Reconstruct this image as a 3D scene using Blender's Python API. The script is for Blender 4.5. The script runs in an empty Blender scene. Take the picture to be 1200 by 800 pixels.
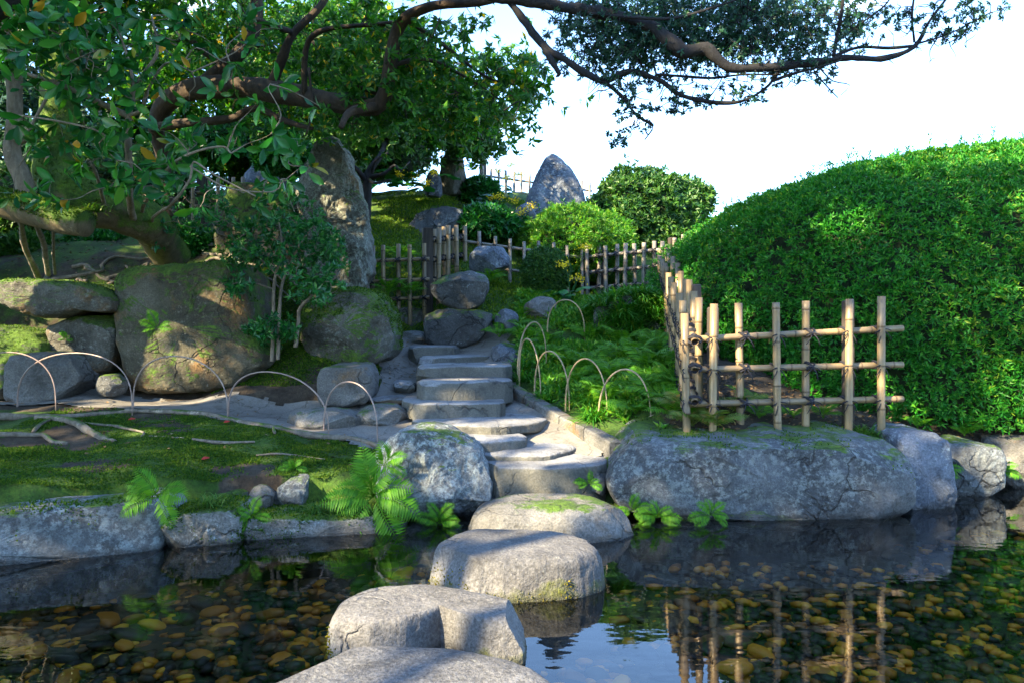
import bpy, math, random
import numpy as np
from mathutils import Vector

random.seed(7)
rng = np.random.default_rng(7)
S = bpy.context.scene
COL = S.collection

# ---------------------------------------------------------------- camera, sky, sun, exposure
F, CX, CY, H = 900.0, 600.0, 380.0, 1.0          # pixels (1200 x 800 picture) and eye height over the pond
cam = bpy.data.objects.new('camera', bpy.data.cameras.new('camera'))
COL.objects.link(cam)
cam.location = (0, 0, H)
cam.rotation_euler = (math.radians(90), 0, 0)
cam.data.sensor_width = 36
cam.data.lens = 36 * F / 1200
cam.data.shift_y = -20 / 1200
cam.data.clip_end = 2000
S.camera = cam

SUN_EL, SUN_AZ = 33.0, 231.0        # azimuth clockwise from +Y (the view direction): behind, over the left shoulder
el, az = math.radians(SUN_EL), math.radians(SUN_AZ)
to_sun = Vector((math.sin(az) * math.cos(el), math.cos(az) * math.cos(el), math.sin(el)))
w = bpy.data.worlds.new('World')
S.world = w
w.use_nodes = True
nt = w.node_tree
bg = nt.nodes['Background']
sky = nt.nodes.new('ShaderNodeTexSky')
sky.sky_type = 'NISHITA'
sky.sun_disc = False
sky.sun_elevation = el
sky.sun_rotation = az
sky.air_density = 1.0
sky.dust_density = 0.2
sky.ozone_density = 4.5
tc = nt.nodes.new('ShaderNodeTexCoord')
nz = nt.nodes.new('ShaderNodeTexNoise')
nz.inputs['Scale'].default_value = 2.6
nz.inputs['Detail'].default_value = 7
nz.inputs['Roughness'].default_value = 0.6
mp = nt.nodes.new('ShaderNodeMapping')
mp.inputs['Scale'].default_value = (1, 1, 2.6)
rp = nt.nodes.new('ShaderNodeValToRGB')
rp.color_ramp.elements[0].position = 0.60
rp.color_ramp.elements[1].position = 0.75
rp.color_ramp.elements[1].color = (0.75, 0.75, 0.75, 1)
mx = nt.nodes.new('ShaderNodeMix')
mx.data_type = 'RGBA'
mx.inputs[7].default_value = (11.0, 11.3, 11.8, 1)
nt.links.new(tc.outputs['Generated'], mp.inputs[0])
nt.links.new(mp.outputs[0], nz.inputs[0])
nt.links.new(nz.outputs[0], rp.inputs[0])
nt.links.new(rp.outputs[0], mx.inputs[0])
nt.links.new(sky.outputs[0], mx.inputs[6])
nt.links.new(mx.outputs[2], bg.inputs[0])
bg.inputs[1].default_value = 0.15

sun = bpy.data.objects.new('sun', bpy.data.lights.new('sun', 'SUN'))
COL.objects.link(sun)
sun.data.energy = 5.0
sun.data.angle = math.radians(0.6)
sun.data.color = (1.0, 0.80, 0.50)
sun.rotation_euler = to_sun.to_track_quat('Z', 'Y').to_euler()
sun.location = to_sun * 30

S.view_settings.view_transform = 'Standard'
S.view_settings.look = 'None'
S.view_settings.exposure = 2.5
S.view_settings.gamma = 1
S.cycles.use_denoising = True
S.cycles.max_bounces = 7
S.cycles.diffuse_bounces = 3
S.cycles.glossy_bounces = 3
S.cycles.transmission_bounces = 4
S.cycles.transparent_max_bounces = 8
S.cycles.sample_clamp_indirect = 6
S.cycles.caustics_reflective = False
S.cycles.caustics_refractive = False

# ---------------------------------------------------------------- helpers
def P(px, py, Y):
    return np.array(((px - CX) * Y / F, Y, H - (py - CY) * Y / F))

def PZ(px, py, Z):
    return P(px, py, (H - Z) * F / (py - CY))

def _hash(i, j, k, seed):
    h = (i.astype(np.int64) * 374761393 + j.astype(np.int64) * 668265263 + k.astype(np.int64) * 2147483647 + seed * 144665)
    h = (h ^ (h >> 13)) * 1274126177
    h = h ^ (h >> 16)
    return (h & 0xFFFFFF) / float(0xFFFFFF)

def noise(p, seed=0):
    p = np.asarray(p, float)
    ip = np.floor(p).astype(np.int64)
    f = p - ip
    u = f * f * (3 - 2 * f)
    r = 0
    for a in (0, 1):
        for b in (0, 1):
            for c in (0, 1):
                wgt = (u[:, 0] if a else 1 - u[:, 0]) * (u[:, 1] if b else 1 - u[:, 1]) * (u[:, 2] if c else 1 - u[:, 2])
                r = r + wgt * _hash(ip[:, 0] + a, ip[:, 1] + b, ip[:, 2] + c, seed)
    return r * 2 - 1

def fbm(p, octaves=4, seed=0, gain=0.5):
    a, r, q = 1.0, 0, np.asarray(p, float)
    for o in range(octaves):
        r = r + a * noise(q, seed + o * 17)
        q = q * 2.03 + 3.1
        a *= gain
    return r

def nrm(v):
    return v / np.maximum(np.linalg.norm(v, axis=-1, keepdims=True), 1e-9)

def mesh(name, V, faces, mats, mat_ids=None, smooth=True, attr=None):
    """faces: list of (n, k) index arrays"""
    faces = [np.asarray(f, dtype=np.int32) for f in faces if len(f)]
    me = bpy.data.meshes.new(name)
    V = np.asarray(V, dtype=np.float32)
    me.vertices.add(len(V))
    me.vertices.foreach_set('co', V.ravel())
    nl = sum(f.size for f in faces)
    npoly = sum(len(f) for f in faces)
    me.loops.add(nl)
    me.loops.foreach_set('vertex_index', np.concatenate([f.ravel() for f in faces]))
    me.polygons.add(npoly)
    tot = np.concatenate([np.full(len(f), f.shape[1], np.int32) for f in faces])
    start = np.concatenate([[0], np.cumsum(tot)[:-1]]).astype(np.int32)
    me.polygons.foreach_set('loop_start', start)
    if not isinstance(mats, (list, tuple)):
        mats = [mats]
    for m in mats:
        me.materials.append(m)
    if mat_ids is not None:
        me.polygons.foreach_set('material_index', np.concatenate([np.full(len(f), i, np.int32) for f, i in zip(faces, mat_ids)]))
    me.polygons.foreach_set('use_smooth', np.full(npoly, bool(smooth)))
    if attr is not None:
        for k, vals in attr.items():
            a = me.attributes.new(k, 'FLOAT', 'POINT')
            a.data.foreach_set('value', np.asarray(vals, np.float32))
    me.update()
    me.validate()
    return me

def link(name, data, parent=None, loc=(0, 0, 0), rot=(0, 0, 0), scale=(1, 1, 1)):
    o = bpy.data.objects.new(name, data)
    COL.objects.link(o)
    o.location = [float(v) for v in loc]
    o.rotation_euler = rot
    o.scale = scale
    if parent is not None:
        o.parent = parent
    return o

def tag(o, label=None, cat=None, group=None, kind=None):
    if label: o['label'] = label
    if cat: o['category'] = cat
    if group: o['group'] = group
    if kind: o['kind'] = kind
    return o

def thing(name, loc, label, cat, group=None):
    return tag(link(name, None, loc=loc), label, cat, group)

def obj(name, V, faces, mats, origin=None, parent=None, **kw):
    """one mesh object, its origin moved to ORIGIN (world) or its base"""
    V = np.asarray(V, float)
    if origin is None:
        origin = np.array([V[:, 0].mean(), V[:, 1].mean(), V[:, 2].min()])
    origin = np.asarray(origin, float)
    me = mesh(name, V - origin, faces, mats, **kw)
    if parent is not None:
        return link(name, me, parent, origin - np.array(parent.location))
    return link(name, me, None, origin)

class Geo:
    def __init__(s): s.V, s.F, s.n = [], [], 0
    def add(s, V, faces):
        for f in faces:
            s.F.append(np.asarray(f, int) + s.n)
        s.V.append(np.asarray(V, float))
        s.n += len(V)
    def out(s):
        by = {}
        for f in s.F:
            by.setdefault(f.shape[1], []).append(f)
        return np.concatenate(s.V), [np.concatenate(v) for v in by.values()]

def spline(pts, step):
    """Catmull-Rom through rows of (x, y, z, r)"""
    pts = np.asarray(pts, float)
    if len(pts) < 3:
        n = max(2, int(np.linalg.norm(pts[1, :3] - pts[0, :3]) / step) + 1)
        t = np.linspace(0, 1, n)[:, None]
        return pts[0] * (1 - t) + pts[1] * t
    ext = np.vstack([2 * pts[0] - pts[1], pts, 2 * pts[-1] - pts[-2]])
    ext[0, 3], ext[-1, 3] = pts[0, 3], pts[-1, 3]
    out = []
    for i in range(1, len(ext) - 2):
        a, b, c, d = ext[i - 1:i + 3]
        n = max(2, int(np.linalg.norm(c[:3] - b[:3]) / step))
        t = np.linspace(0, 1, n, endpoint=False)[:, None]
        out.append(0.5 * (2 * b + (c - a) * t + (2 * a - 5 * b + 4 * c - d) * t ** 2 + (-a + 3 * b - 3 * c + d) * t ** 3))
    out.append(pts[-1:])
    r = np.vstack(out)
    r[:, 3] = np.maximum(r[:, 3], 0.0006)
    return r

def tube(path, sides=8, rough=0.0, seed=0, cap=True):
    """path rows (x, y, z, r) -> V, faces"""
    path = np.asarray(path, float)
    p, r = path[:, :3], path[:, 3]
    n = len(p)
    tan = nrm(np.gradient(p, axis=0))
    ref = np.array([0.31, 0.17, 0.93])
    if abs(tan[:, 2]).mean() > 0.8:
        ref = np.array([0.9, 0.35, 0.1])
    a = nrm(np.cross(tan, ref))
    b = np.cross(tan, a)
    th = np.linspace(0, 2 * np.pi, sides, endpoint=False)
    ring = a[:, None, :] * np.cos(th)[None, :, None] + b[:, None, :] * np.sin(th)[None, :, None]
    rr = np.repeat(r[:, None], sides, 1)
    V = p[:, None, :] + ring * rr[:, :, None]
    if rough:
        q = V.reshape(-1, 3)
        k = fbm(q * 3.2 / max(r.mean() * 12, 0.25), 4, seed).reshape(n, sides)
        k2 = fbm(q * np.array([1, 1, 0.4]) * 22, 2, seed + 5).reshape(n, sides)
        V = p[:, None, :] + ring * (rr * (1 + rough * k + rough * 0.35 * k2))[:, :, None]
    V = V.reshape(-1, 3)
    i = np.arange(n - 1)[:, None] * sides
    j = np.arange(sides)[None, :]
    jn = (j + 1) % sides
    Fq = np.stack([i + j, i + jn, i + sides + jn, i + sides + j], -1).reshape(-1, 4)
    faces = [Fq]
    if cap:
        V = np.vstack([V, p[0], p[-1]])
        k0, k1 = n * sides, n * sides + 1
        jj = np.arange(sides)
        faces.append(np.stack([np.full(sides, k0), (jj + 1) % sides, jj], 1))
        faces.append(np.stack([np.full(sides, k1), (n - 1) * sides + jj, (n - 1) * sides + (jj + 1) % sides], 1))
    return V, faces

# leaf templates: x along (0..1), y across (-.5...5), z up
LEAF4 = (np.array([[0, 0, 0], [0.45, 0.5, 0.06], [1, 0, -0.06], [0.45, -0.5, 0.06]]), np.array([[0, 3, 2], [0, 2, 1]]))
LEAF8 = (np.array([[0, 0, 0], [0.22, 0.30, 0.03], [0.55, 0.5, 0.05], [0.83, 0.32, 0.0], [1, 0, -0.07],
                   [0.83, -0.32, 0.0], [0.55, -0.5, 0.05], [0.22, -0.30, 0.03], [0.3, 0, -0.02], [0.7, 0, -0.01]]),
         np.array([[0, 8, 1], [8, 2, 1], [8, 9, 2], [9, 3, 2], [9, 4, 3], [0, 7, 8], [7, 6, 8], [6, 9, 8], [6, 5, 9], [5, 4, 9]]))
ROUND = (np.array([[0, 0, 0]] + [[0.5 + 0.5 * math.cos(t), 0.5 * math.sin(t), -0.1 * abs(math.sin(2.5 * t))] for t in np.linspace(-2.7, 2.7, 9)] + [[0.45, 0, 0.05]]),
         np.array([[10, i, i + 1] for i in range(1, 9)] + [[10, 0, 1], [10, 9, 0]]))

def leaves(c, axis, up, L, W, tpl=LEAF4):
    """many leaves in one array: base C, along AXIS, face UP"""
    tv, tf = tpl
    axis = nrm(axis)
    side = nrm(np.cross(up, axis))
    n = np.cross(axis, side)
    L, W = np.broadcast_to(L, (len(c),)), np.broadcast_to(W, (len(c),))
    V = (c[:, None, :] + axis[:, None, :] * (tv[None, :, 0:1] * L[:, None, None]) + side[:, None, :] * (tv[None, :, 1:2] * W[:, None, None])
         + n[:, None, :] * (tv[None, :, 2:3] * L[:, None, None]))
    k = len(tv)
    Fc = (tf[None] + (np.arange(len(c)) * k)[:, None, None]).reshape(-1, 3)
    return V.reshape(-1, 3), [Fc]

def rnd_dirs(n):
    return nrm(rng.normal(size=(n, 3)))

def rosettes(c, d, k, L, W, spread=0.9, tpl=LEAF4, jit=0.25):
    """K leaves round each centre C pointing outward about direction D"""
    n = len(c)
    d = nrm(d)
    a = nrm(np.cross(d, rnd_dirs(n)))
    b = np.cross(d, a)
    th = (np.arange(k)[None, :] * 2.399 + rng.uniform(0, 6.28, (n, 1)))
    sp = spread * rng.uniform(0.6, 1.25, (n, k))
    ax = d[:, None, :] * np.cos(sp)[..., None] + (a[:, None, :] * np.cos(th)[..., None] + b[:, None, :] * np.sin(th)[..., None]) * np.sin(sp)[..., None]
    ax = ax + rng.normal(size=ax.shape) * jit * 0.5
    up = np.repeat(d[:, None, :], k, 1) + rng.normal(size=ax.shape) * jit
    cc = np.repeat(c[:, None, :], k, 1) + ax * 0.05 * L + rng.normal(size=ax.shape) * L * 0.12
    m = n * k
    s = rng.uniform(0.65, 1.2, m)
    return leaves(cc.reshape(m, 3), ax.reshape(m, 3), up.reshape(m, 3), L * s, W * s, tpl)

def sample(V, Ft, n):
    a, b, c = V[Ft[:, 0]], V[Ft[:, 1]], V[Ft[:, 2]]
    cr = np.cross(b - a, c - a)
    ar = np.linalg.norm(cr, axis=1)
    i = rng.choice(len(Ft), n, p=ar / ar.sum())
    u, v = rng.random(n), rng.random(n)
    sw = u + v > 1
    u[sw], v[sw] = 1 - u[sw], 1 - v[sw]
    return a[i] + (b - a)[i] * u[:, None] + (c - a)[i] * v[:, None], nrm(cr[i])

def quads_to_tris(f):
    return np.vstack([f[:, [0, 1, 2]], f[:, [0, 2, 3]]])

def in_poly(x, y, poly):
    poly = np.asarray(poly, float)
    r = np.zeros(np.shape(x), bool)
    n = len(poly)
    for i in range(n):
        x0, y0 = poly[i]
        x1, y1 = poly[(i + 1) % n]
        if y0 == y1: continue
        c = ((y0 > y) != (y1 > y)) & (x < (x1 - x0) * (y - y0) / (y1 - y0) + x0)
        r ^= c
    return r

def poly_dist(x, y, poly, closed=True):
    poly = np.asarray(poly, float)
    best = np.full(np.shape(x), 1e9)
    n = len(poly)
    for i in range(n if closed else n - 1):
        a, b = poly[i], poly[(i + 1) % n]
        d = b - a
        t = np.clip(((x - a[0]) * d[0] + (y - a[1]) * d[1]) / max(d @ d, 1e-9), 0, 1)
        best = np.minimum(best, np.hypot(x - a[0] - t * d[0], y - a[1] - t * d[1]))
    return best

# ---------------------------------------------------------------- materials
class NT:
    def __init__(s, name):
        s.m = bpy.data.materials.new(name)
        s.m.use_nodes = True
        s.t = s.m.node_tree
        s.b = s.t.nodes['Principled BSDF']
        s.out = s.t.nodes['Material Output']
    def n(s, typ, **kw):
        nd = s.t.nodes.new('ShaderNode' + typ)
        for k, v in kw.items():
            if k.startswith('i_'):
                key = k[2:]
                nd.inputs[int(key) if key.isdigit() else key.replace('_', ' ')].default_value = v
            else:
                setattr(nd, k, v)
        return nd
    def l(s, a, b): s.t.links.new(a, b)
    def coord(s, jitter=True):
        tcn = s.n('TexCoord')
        if not jitter:
            return tcn.outputs['Object']
        oi = s.n('ObjectInfo')
        mu = s.n('Math', operation='MULTIPLY', i_1=37.0)
        s.l(oi.outputs['Random'], mu.inputs[0])
        ad = s.n('VectorMath', operation='ADD')
        s.l(tcn.outputs['Object'], ad.inputs[0])
        s.l(mu.outputs[0], ad.inputs[1])
        return ad.outputs[0]
    def noise(s, vec, scale, detail=6, rough=0.6, out=0):
        nd = s.n('TexNoise', i_Scale=scale, i_Detail=detail, i_Roughness=rough)
        s.l(vec, nd.inputs['Vector'])
        return nd.outputs[out]
    def ramp(s, fac, stops):
        nd = s.n('ValToRGB')
        e = nd.color_ramp.elements
        while len(e) < len(stops): e.new(0.5)
        for k, (p, c) in zip(e, stops):
            k.position = p
            k.color = (c, c, c, 1) if isinstance(c, (int, float)) else (*c, 1)
        s.l(fac, nd.inputs[0])
        return nd.outputs[0]
    def mix(s, fac, a, b, blend='MIX'):
        nd = s.n('Mix', data_type='RGBA', blend_type=blend)
        for v, i in ((fac, 0), (a, 6), (b, 7)):
            if hasattr(v, 'is_linked'): s.l(v, nd.inputs[i])
            elif i == 0: nd.inputs[0].default_value = v
            else: nd.inputs[i].default_value = (*v, 1)
        return nd.outputs[2]
    def math(s, op, a, b=0.0):
        nd = s.n('Math', operation=op)
        for v, i in ((a, 0), (b, 1)):
            if hasattr(v, 'is_linked'): s.l(v, nd.inputs[i])
            else: nd.inputs[i].default_value = v
        return nd.outputs[0]
    def bump(s, height, strength=0.5, dist=0.02):
        nd = s.n('Bump', i_Strength=strength, i_Distance=dist)
        s.l(height, nd.inputs['Height'])
        s.l(nd.outputs[0], s.b.inputs['Normal'])
        return nd.outputs[0]
    def set(s, **kw):
        for k, v in kw.items():
            inp = s.b.inputs[k.replace('_', ' ')]
            if hasattr(v, 'is_linked'): s.l(v, inp)
            else: inp.default_value = (*v, 1) if isinstance(v, tuple) else v
        return s.m

MOSS_A, MOSS_B = (0.018, 0.055, 0.004), (0.085, 0.16, 0.010)

def stone_mat(name, dark, mid, light, lichen=0.0, riser_shade=0.0, lichen_col=(0.36, 0.42, 0.44), moss=0.0, grain=1.0, moss_low=None, brown=0.0, bump=0.7):
    dark, mid, light = [tuple(k * c * t for c, t in zip(col, (0.97, 1.0, 1.05))) for k, col in ((0.55, dark), (0.62, mid), (0.72, light))]
    s = NT(name)
    v = s.coord()
    big = s.noise(v, 2.6, 5, 0.6)
    col = s.ramp(big, [(0.28, dark), (0.5, mid), (0.74, light)])
    if brown:
        bn = s.noise(v, 3.3, 5, 0.65)
        col = s.mix(s.ramp(bn, [(0.62 - 0.3 * brown, 0.0), (0.78 - 0.3 * brown, 1.0)]), col, (0.155, 0.085, 0.028))
    if riser_shade:      # risers darkened by normal: painted shade, plus the olive lichen that grows there
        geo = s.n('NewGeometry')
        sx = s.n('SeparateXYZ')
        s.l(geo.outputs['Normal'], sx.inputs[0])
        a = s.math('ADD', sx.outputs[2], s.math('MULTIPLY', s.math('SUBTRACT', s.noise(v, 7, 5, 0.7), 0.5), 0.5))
        col = s.mix(s.math('MULTIPLY', s.ramp(a, [(0.55, 1.0), (0.85, 0.0)]), riser_shade), col, (0.070, 0.068, 0.048))
    gr = s.noise(v, 95, 3, 0.75)
    col = s.mix(0.62 * grain, col, s.ramp(gr, [(0.30, 0.16), (0.5, 0.5), (0.72, 0.92)]), 'OVERLAY')
    wet = s.noise(v, 6.5, 6, 0.7)
    col = s.mix(s.ramp(wet, [(0.30, 0.7), (0.46, 0.0)]), col, tuple(c * 0.3 for c in dark))
    height = s.math('ADD', s.noise(v, 9, 8, 0.68), s.math('MULTIPLY', gr, 0.25))
    if lichen:
        ln = s.noise(v, 30, 9, 0.78)
        lf = s.ramp(ln, [(0.60 - 0.22 * lichen, 0.0), (0.68 - 0.18 * lichen, 0.85)])
        sp = s.noise(v, 3.1, 3, 0.5)
        lf = s.math('MULTIPLY', lf, s.ramp(sp, [(0.36, 0.1), (0.55, 1.0)]))
        col = s.mix(lf, col, lichen_col)
    if moss:
        geo = s.n('NewGeometry')
        sx = s.n('SeparateXYZ')
        s.l(geo.outputs['Normal'], sx.inputs[0])
        mn = s.noise(v, 3.4, 7, 0.72)
        a = s.math('ADD', s.math('MULTIPLY', sx.outputs[2], 0.30), mn)
        fac = s.ramp(a, [(0.86 - 0.42 * moss, 0.0), (0.94 - 0.42 * moss, 1.0)])
        fine = s.noise(v, 60, 4, 0.8)
        mc = s.ramp(s.noise(v, 11, 5, 0.7), [(0.3, MOSS_A), (0.7, MOSS_B)])
        mc = s.mix(0.7, mc, s.ramp(fine, [(0.3, 0.1), (0.7, 0.95)]), 'OVERLAY')
        col = s.mix(fac, col, mc)
        height = s.math('ADD', height, s.math('MULTIPLY', s.math('MULTIPLY', fac, fine), 0.9))
    if moss_low is not None:
        tcn = s.n('NewGeometry')
        sx = s.n('SeparateXYZ')
        s.l(tcn.outputs['Position'], sx.inputs[0])
        mn = s.noise(v, 8, 6, 0.7)
        z = s.math('ADD', sx.outputs[2], s.math('MULTIPLY', s.noise(v, 3.2, 7, 0.75), 0.34))
        fac = s.ramp(z, [(moss_low + 0.04, 1.0), (moss_low + 0.09, 0.0)])
        fine = s.noise(v, 70, 4, 0.8)
        mc = s.mix(0.8, (0.10, 0.115, 0.012), s.ramp(fine, [(0.3, 0.1), (0.7, 0.95)]), 'OVERLAY')
        col = s.mix(fac, col, mc)
        height = s.math('ADD', height, s.math('MULTIPLY', s.math('MULTIPLY', fac, fine), 0.9))
    vo = s.n('TexVoronoi', feature='DISTANCE_TO_EDGE', i_Scale=2.3)
    wv = s.n('VectorMath', operation='MULTIPLY_ADD', i_1=(0.55, 0.55, 0.55))
    wn = s.n('TexNoise', i_Scale=3.0, i_Detail=6.0)
    s.l(v, wn.inputs['Vector'])
    s.l(wn.outputs['Color'], wv.inputs[0]); s.l(v, wv.inputs[2])
    s.l(wv.outputs[0], vo.inputs['Vector'])
    ck = s.math('MULTIPLY', s.ramp(vo.outputs[0], [(0.0, 1.0), (0.022, 0.0)]), s.ramp(s.noise(v, 1.7, 2), [(0.48, 0.0), (0.60, 1.0)]))
    col = s.mix(s.math('MULTIPLY', ck, 0.75), col, tuple(c * 0.25 for c in dark))
    height = s.math('SUBTRACT', height, s.math('MULTIPLY', ck, 0.8))
    pz = s.n('NewGeometry')
    px_ = s.n('SeparateXYZ')
    s.l(pz.outputs['Position'], px_.inputs[0])
    wb = s.ramp(s.math('ADD', px_.outputs[2], s.math('MULTIPLY', s.noise(v, 5, 4), 0.05)), [(0.035, 1.0), (0.06, 0.0)])
    col = s.mix(s.math('MULTIPLY', wb, 0.75), col, tuple(c * 0.35 for c in dark))
    s.bump(height, bump, 0.028)
    return s.set(Base_Color=col, Roughness=s.math('SUBTRACT', 0.88, s.math('MULTIPLY', wb, 0.5)))

def leaf_mat(name, stops, trans=0.3, rough=0.42, spec=0.5, tcol=1.6, patch=0.0):
    s = NT(name)
    g = s.n('NewGeometry')
    v = s.coord(False)
    drift = s.math('MULTIPLY', s.math('SUBTRACT', s.noise(v, 1.6, 4, 0.6), 0.5), 0.9)
    fac = s.math('ADD', s.math('MULTIPLY', g.outputs['Random Per Island'], 0.999), s.math('MULTIPLY', drift, patch))
    col = s.ramp(fac, stops)
    s.set(Base_Color=col, Roughness=rough)
    s.b.inputs['Specular IOR Level'].default_value = spec
    tr = s.n('BsdfTranslucent')
    tcn = s.mix(1.0, col, (tcol * 1.05, tcol, tcol * 0.45), 'MULTIPLY')
    s.l(tcn, tr.inputs[0])
    ms = s.n('MixShader', i_0=trans)
    s.l(s.b.outputs[0], ms.inputs[1])
    s.l(tr.outputs[0], ms.inputs[2])
    s.l(ms.outputs[0], s.out.inputs[0])
    return s.m

def bark_mat(name, dark, light, moss=0.0, scale=1.0):
    s = NT(name)
    v = s.coord(False)
    mpn = s.n('Mapping', i_Scale=(1, 1, 0.45))
    s.l(v, mpn.inputs[0])
    a = s.noise(mpn.outputs[0], 28 * scale, 8, 0.72)
    col = s.ramp(a, [(0.3, dark), (0.68, light)])
    lc = s.noise(v, 7, 5, 0.7)
    col = s.mix(s.ramp(lc, [(0.62, 0.0), (0.68, 0.65)]), col, tuple(min(1, c * 1.9 + 0.003) for c in light))
    if moss:
        geo = s.n('NewGeometry')
        sx = s.n('SeparateXYZ')
        s.l(geo.outputs['Normal'], sx.inputs[0])
        mn = s.noise(v, 4.2, 7, 0.7)
        f = s.ramp(s.math('ADD', s.math('MULTIPLY', sx.outputs[2], 0.28), mn), [(0.84 - 0.45 * moss, 0.0), (0.95 - 0.45 * moss, 1.0)])
        fine = s.noise(v, 70, 4, 0.8)
        mc = s.mix(0.7, s.ramp(s.noise(v, 12, 4), [(0.3, MOSS_A), (0.7, MOSS_B)]), s.ramp(fine, [(0.3, 0.1), (0.7, 0.95)]), 'OVERLAY')
        col = s.mix(f, col, mc)
        a = s.math('ADD', a, s.math('MULTIPLY', s.math('MULTIPLY', f, fine), 0.8))
    s.bump(a, 0.7, 0.02)
    return s.set(Base_Color=col, Roughness=0.9)

G0 = (0.30, 0.31, 0.31)
M = {}
M['granite'] = stone_mat('granite', (0.09, 0.09, 0.093), (0.165, 0.165, 0.168), (0.24, 0.24, 0.238), grain=1.4, bump=0.75, lichen=0.12, lichen_col=(0.24, 0.25, 0.23))
M['granite_moss'] = stone_mat('granite_mossy_foot', (0.10, 0.098, 0.097), (0.185, 0.18, 0.176), (0.27, 0.262, 0.25), lichen=0.12, lichen_col=(0.25, 0.26, 0.24), grain=1.2, moss_low=0.115, bump=0.75)
M['step'] = stone_mat('step_stone', (0.20, 0.205, 0.21), (0.33, 0.335, 0.34), (0.43, 0.435, 0.44), grain=0.7, riser_shade=0.75)
M['lichen'] = stone_mat('lichen_rock', (0.04, 0.046, 0.052), (0.11, 0.122, 0.13), (0.20, 0.215, 0.225), lichen=0.50, lichen_col=(0.205, 0.235, 0.235), moss=0.27)
M['lichen_pale'] = stone_mat('pale_lichen_rock', (0.06, 0.068, 0.072), (0.15, 0.165, 0.172), (0.24, 0.26, 0.27), lichen=0.6, lichen_col=(0.28, 0.33, 0.34), moss=0.26)
M['blue'] = stone_mat('blue_grey_rock', (0.07, 0.085, 0.11), (0.15, 0.175, 0.215), (0.26, 0.29, 0.33), lichen=0.3, moss=0.10)
M['mossrock'] = stone_mat('mossy_rock', (0.05, 0.045, 0.03), (0.13, 0.125, 0.095), (0.23, 0.23, 0.20), lichen=0.3, lichen_col=(0.2, 0.22, 0.2), moss=0.95)
M['brownmoss'] = stone_mat('brown_mossy_rock', (0.04, 0.036, 0.02), (0.095, 0.085, 0.05), (0.19, 0.175, 0.125), lichen=0.25, lichen_col=(0.17, 0.165, 0.13), moss=0.80, brown=0.30)
M['tan'] = stone_mat('tan_rock', (0.06, 0.055, 0.04), (0.13, 0.122, 0.095), (0.22, 0.21, 0.175), lichen=0.3, lichen_col=(0.19, 0.20, 0.175), moss=0.58, brown=0.22)
M['monolith'] = stone_mat('lichen_crag', (0.05, 0.048, 0.035), (0.14, 0.135, 0.105), (0.25, 0.245, 0.205), lichen=0.55, lichen_col=(0.24, 0.27, 0.22), moss=0.42, brown=0.2)
M['grey_tan'] = stone_mat('grey_tan_rock', (0.09, 0.085, 0.075), (0.18, 0.175, 0.16), (0.28, 0.275, 0.255), moss=0.12, brown=0.15)
M['bank'] = stone_mat('bank_stone', (0.10, 0.10, 0.09), (0.20, 0.195, 0.175), (0.31, 0.305, 0.28), lichen=0.25, moss=0.46)
M['boulder'] = stone_mat('boulder_stone', (0.05, 0.05, 0.048), (0.12, 0.122, 0.118), (0.20, 0.20, 0.19), lichen=0.1, moss=0.30)
M['bark'] = bark_mat('brown_bark', (0.012, 0.008, 0.005), (0.062, 0.040, 0.023))
M['bark_dark'] = bark_mat('dark_bark', (0.003, 0.003, 0.004), (0.012, 0.012, 0.014), moss=0.12)
M['bark_moss'] = bark_mat('mossy_bark', (0.05, 0.038, 0.018), (0.17, 0.135, 0.075), moss=1.02, scale=0.7)
M['bark_pale'] = bark_mat('pale_bark', (0.10, 0.075, 0.05), (0.29, 0.235, 0.17))
M['root'] = bark_mat('root_bark', (0.06, 0.048, 0.035), (0.23, 0.20, 0.16), moss=0.25)
M['leaf_big'] = leaf_mat('glossy_broad_leaf', [(0.0, (0.008, 0.08, 0.024)), (0.5, (0.02, 0.15, 0.022)), (0.965, (0.05, 0.22, 0.02)), (0.985, (0.42, 0.22, 0.015))], 0.3, 0.3, 0.45)
M['leaf_mid'] = leaf_mat('evergreen_leaf', [(0.0, (0.010, 0.075, 0.010)), (0.5, (0.03, 0.145, 0.012)), (0.955, (0.08, 0.22, 0.015)), (0.985, (0.40, 0.28, 0.01))], 0.42, 0.42, 0.35)
M['leaf_dark'] = leaf_mat('dark_small_leaf', [(0.0, (0.006, 0.032, 0.024)), (0.6, (0.012, 0.06, 0.036)), (1.0, (0.025, 0.10, 0.035))], 0.22, 0.45, 0.35)
M['leaf_shrub'] = leaf_mat('shrub_leaf', [(0.0, (0.006, 0.075, 0.02)), (0.6, (0.014, 0.13, 0.022)), (1.0, (0.04, 0.20, 0.025))], 0.3, 0.33, 0.45)
M['leaf_hedge'] = leaf_mat('hedge_leaf', [(0.0, (0.010, 0.11, 0.010)), (0.5, (0.022, 0.19, 0.014)), (0.93, (0.075, 0.27, 0.02)), (1.0, (0.20, 0.33, 0.025))], 0.3, 0.45, 0.3, patch=0.8)
M['leaf_bright'] = leaf_mat('bright_shrub_leaf', [(0.0, (0.03, 0.16, 0.010)), (0.6, (0.07, 0.26, 0.012)), (1.0, (0.20, 0.34, 0.02))], 0.3, 0.45)
M['leaf_ball'] = leaf_mat('dark_clipped_leaf', [(0.0, (0.012, 0.065, 0.010)), (0.6, (0.03, 0.12, 0.014)), (1.0, (0.085, 0.19, 0.02))], 0.25, 0.5)
M['fern'] = leaf_mat('fern_frond', [(0.0, (0.035, 0.16, 0.008)), (1.0, (0.11, 0.29, 0.012))], 0.35, 0.5, 0.25)
M['fern_dry'] = leaf_mat('yellowing_fern', [(0.0, (0.07, 0.15, 0.02)), (0.7, (0.14, 0.20, 0.03)), (1.0, (0.28, 0.19, 0.05))], 0.35, 0.5)
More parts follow.
